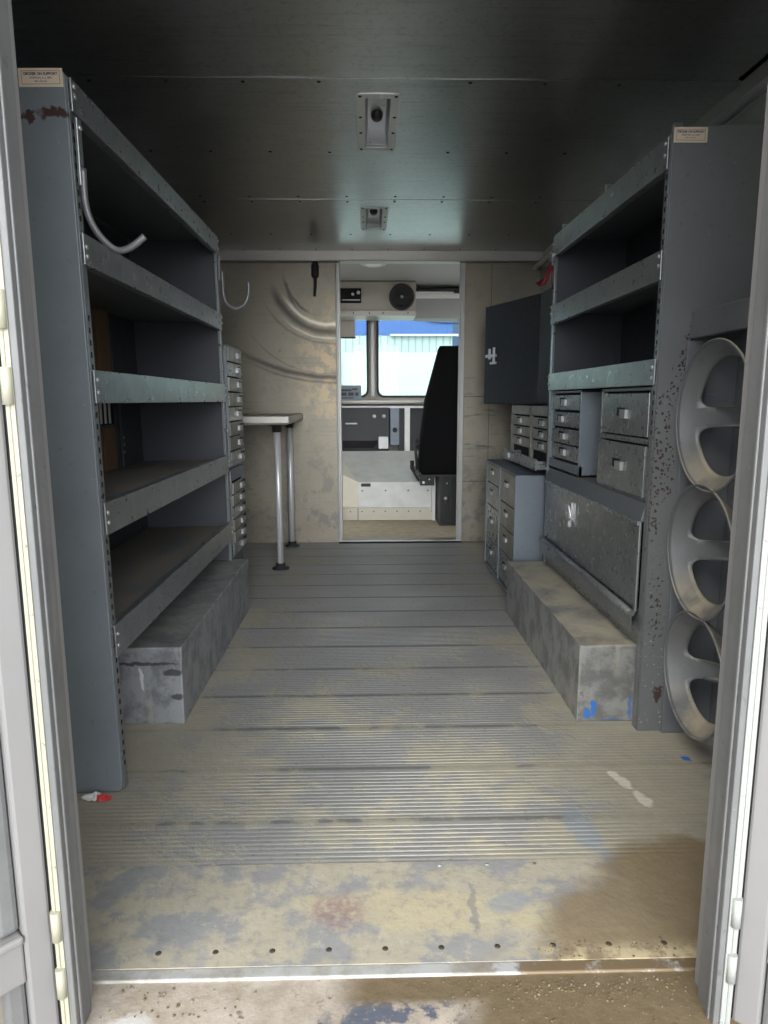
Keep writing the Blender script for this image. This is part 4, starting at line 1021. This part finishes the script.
# ------------------------------------------------------------------ rear door frame and the two open doors
def jamb(s, x_in, hm, name):
    m = MB(); m.box(x_in, x_in+s*.010, .945, 1.0, -.20, ZC+.02); m.box(x_in+s*.010, x_in+s*.06, .975, 1.0, -.2, ZC+.02)
    m.box(x_in-s*.004, x_in, .955, .963, -.2, ZC+.02)
    struct(m.build(name, M['frame'], bev=.002))
jamb(-1, -.468, 'cream', 'trim_jamb_left'); jamb(1, .556, 'white_r', 'trim_jamb_right')
def rear_door(s, xh, ang, hm, lab, pm):
    t = thing('rear_door', lab, 'door', (xh, .955, -.2))
    R = ((xh, .955, 0), 'Z', ang)
    # built swung straight towards the camera side along -y from hinge then turned by ang
    w, z0, z1 = .50, -.2, ZC
    def B(m, a0, a1, d0, d1, za, zb, mi=0):      # a: along door from hinge, d: depth behind inner face
        m.box(xh+s*d0, xh+s*d1, .955-a0, .955-a1, za, zb, mi, rot=R)
    m = MB(); B(m, 0, .040, 0, .045, z0, z1); B(m, w-.040, w, 0, .045, z0, z1); B(m, .040, w-.040, .0, .045, z1-.08, z1); B(m, .040, w-.040, 0, .045, z0, z0+.06)
    m.build('stile_frame', M['door'], t, .005)
    m = MB(); B(m, .035, w-.035, .030, .040, z0+.05, z1-.06)
    m.build('skin_panel', M['doorpan'], t)
    m = MB()
    for (za, zb) in ((z0+.06, .12), (.200, z1-.09)):
        B(m, .0405, .072, .012, .032, za, zb)
    m.build('bead', M['frame'], t, .008)
    m = MB(); B(m, .0405, w-.041, .004, .034, .115, .198); B(m, .0405, w-.041, -.003, .006, .186, .200); m.build('cross_rail', M['door'], t, .005)
    # hinge leaf stands on the body edge
    m = MB(); x0 = xh - s*.0060
    h = m.box(x0-s*HW, x0-s*.001, .945, .974, -.2, ZC) ; m.box(x0-s*HW*.55, x0-s*HW*.42, .943, .950, -.2, ZC)
    for k in range(22):
        m.disc((x0-s*HW*.75, .945, -.1+k*.1), .003, (0,-1,0), h=.002)
    m.build('hinge_strip', hm, t, .002, label='cream hinge strip' if s < 0 else 'white hinge strip')
    for zz in (.13, 1.05):
        for za, zb in ((-.055,-.005), (.045,.095)):
            m = MB(); m.tube([(x0-s*HW*.45,.944,zz+za),(x0-s*HW*.45,.944,zz+zb)], .0075, 12); m.build('hinge_knuckle', hm, t)
    m = MB(); m.box(x0-s*.001, x0+s*.030, .957, .974, -.2, ZC); m.build('gap_shade_strip', M['black'], t)  # black strip standing in for the shade inside the door gap
HW = .014
rear_door(-1, -.4985, -math.radians(45), M['cream'], 'pale open rear door at left edge with cream hinge strip', None)
HW = .018
rear_door(1, .5915, math.radians(50), M['white_r'], 'pale open rear door at right edge with white hinge strip', None)

# ------------------------------------------------------------------ light, world, camera
SKY, SKY_BACK = 1.2, 11.0
w = bpy.data.worlds.new('overcast'); S.world = w; w.use_nodes = True
nt = w.node_tree; bg = nt.nodes['Background']
tc = nt.nodes.new('ShaderNodeTexCoord'); sx = nt.nodes.new('ShaderNodeSeparateXYZ'); nt.links.new(tc.outputs['Generated'], sx.inputs[0])
def mth(op, a, b):
    n = nt.nodes.new('ShaderNodeMath'); n.operation = op
    for k, v in enumerate((a, b)):
        if hasattr(v, 'is_linked'): nt.links.new(v, n.inputs[k])
        else: n.inputs[k].default_value = v
    return n.outputs[0]
# overcast sky plus an added bright lobe behind the camera (-y), lighting the interior
nx = nt.nodes.new('ShaderNodeVectorMath'); nx.operation = 'NORMALIZE'; nt.links.new(tc.outputs['Generated'], nx.inputs[0]); nt.links.new(nx.outputs[0], sx.inputs[0])
back = mth('MAXIMUM', mth('ADD', mth('MULTIPLY', sx.outputs[1], -.98), mth('MULTIPLY', sx.outputs[2], .20)), 0.0)
lit = mth('ADD', mth('MULTIPLY', mth('POWER', back, 14.0), SKY_BACK), SKY)
bg.inputs[0].default_value = (.93,.965,1.0,1); nt.links.new(lit, bg.inputs[1])
su = bpy.data.lights.new('sun', 'SUN'); su.energy = 1.0; su.angle = math.radians(25); su.color = (1,.95,.86)
so = bpy.data.objects.new('sun', su); COL.objects.link(so); so.rotation_euler = (math.radians(38), math.radians(-32), 0)

GROUPS = {'shelving_unit': 'steel shelving units', 'drawer_cabinet': 'drawer cabinets in the right shelving', 'parts_cabinet': 'small parts cabinets',
          'wheel_box': 'wheel boxes', 'ceiling_lamp': 'recessed ceiling lamps', 'rod_hook': 'rod hooks on the left shelving', 'rear_door': 'open rear doors', 'plywood_board': 'plywood boards in the left shelving'}
for o in COL.objects:
    b_ = o.name.split('.')[0]
    if o.parent is None and b_ in GROUPS: o['group'] = GROUPS[b_]
UL.rotation_euler[1] = -.0108; UL.location.x += .007; UL.location.z += .002
cam = bpy.data.cameras.new('camera'); co = bpy.data.objects.new('camera', cam); COL.objects.link(co); S.camera = co
f, pit, yaw, rol = 680, math.radians(9.35), math.radians(1.33), math.radians(-.15)
cam.sensor_fit = 'VERTICAL'; cam.sensor_height = 24; cam.lens = f/1024*24; cam.clip_start = .02; cam.clip_end = 200
fw = Vector((math.sin(yaw)*math.cos(pit), math.cos(yaw)*math.cos(pit), -math.sin(pit)))
rt = Vector((math.cos(yaw), -math.sin(yaw), 0)); up = rt.cross(fw)
R_ = rt*math.cos(rol) + up*math.sin(rol); U_ = up*math.cos(rol) - rt*math.sin(rol)
co.matrix_world = Matrix(((R_.x,U_.x,-fw.x,0),(R_.y,U_.y,-fw.y,0),(R_.z,U_.z,-fw.z,1.0),(0,0,0,1)))
S.view_settings.view_transform = 'Standard'; S.view_settings.look = 'None'; S.view_settings.gamma = 1; S.view_settings.use_curve_mapping = False
S.view_settings.exposure = 0.62
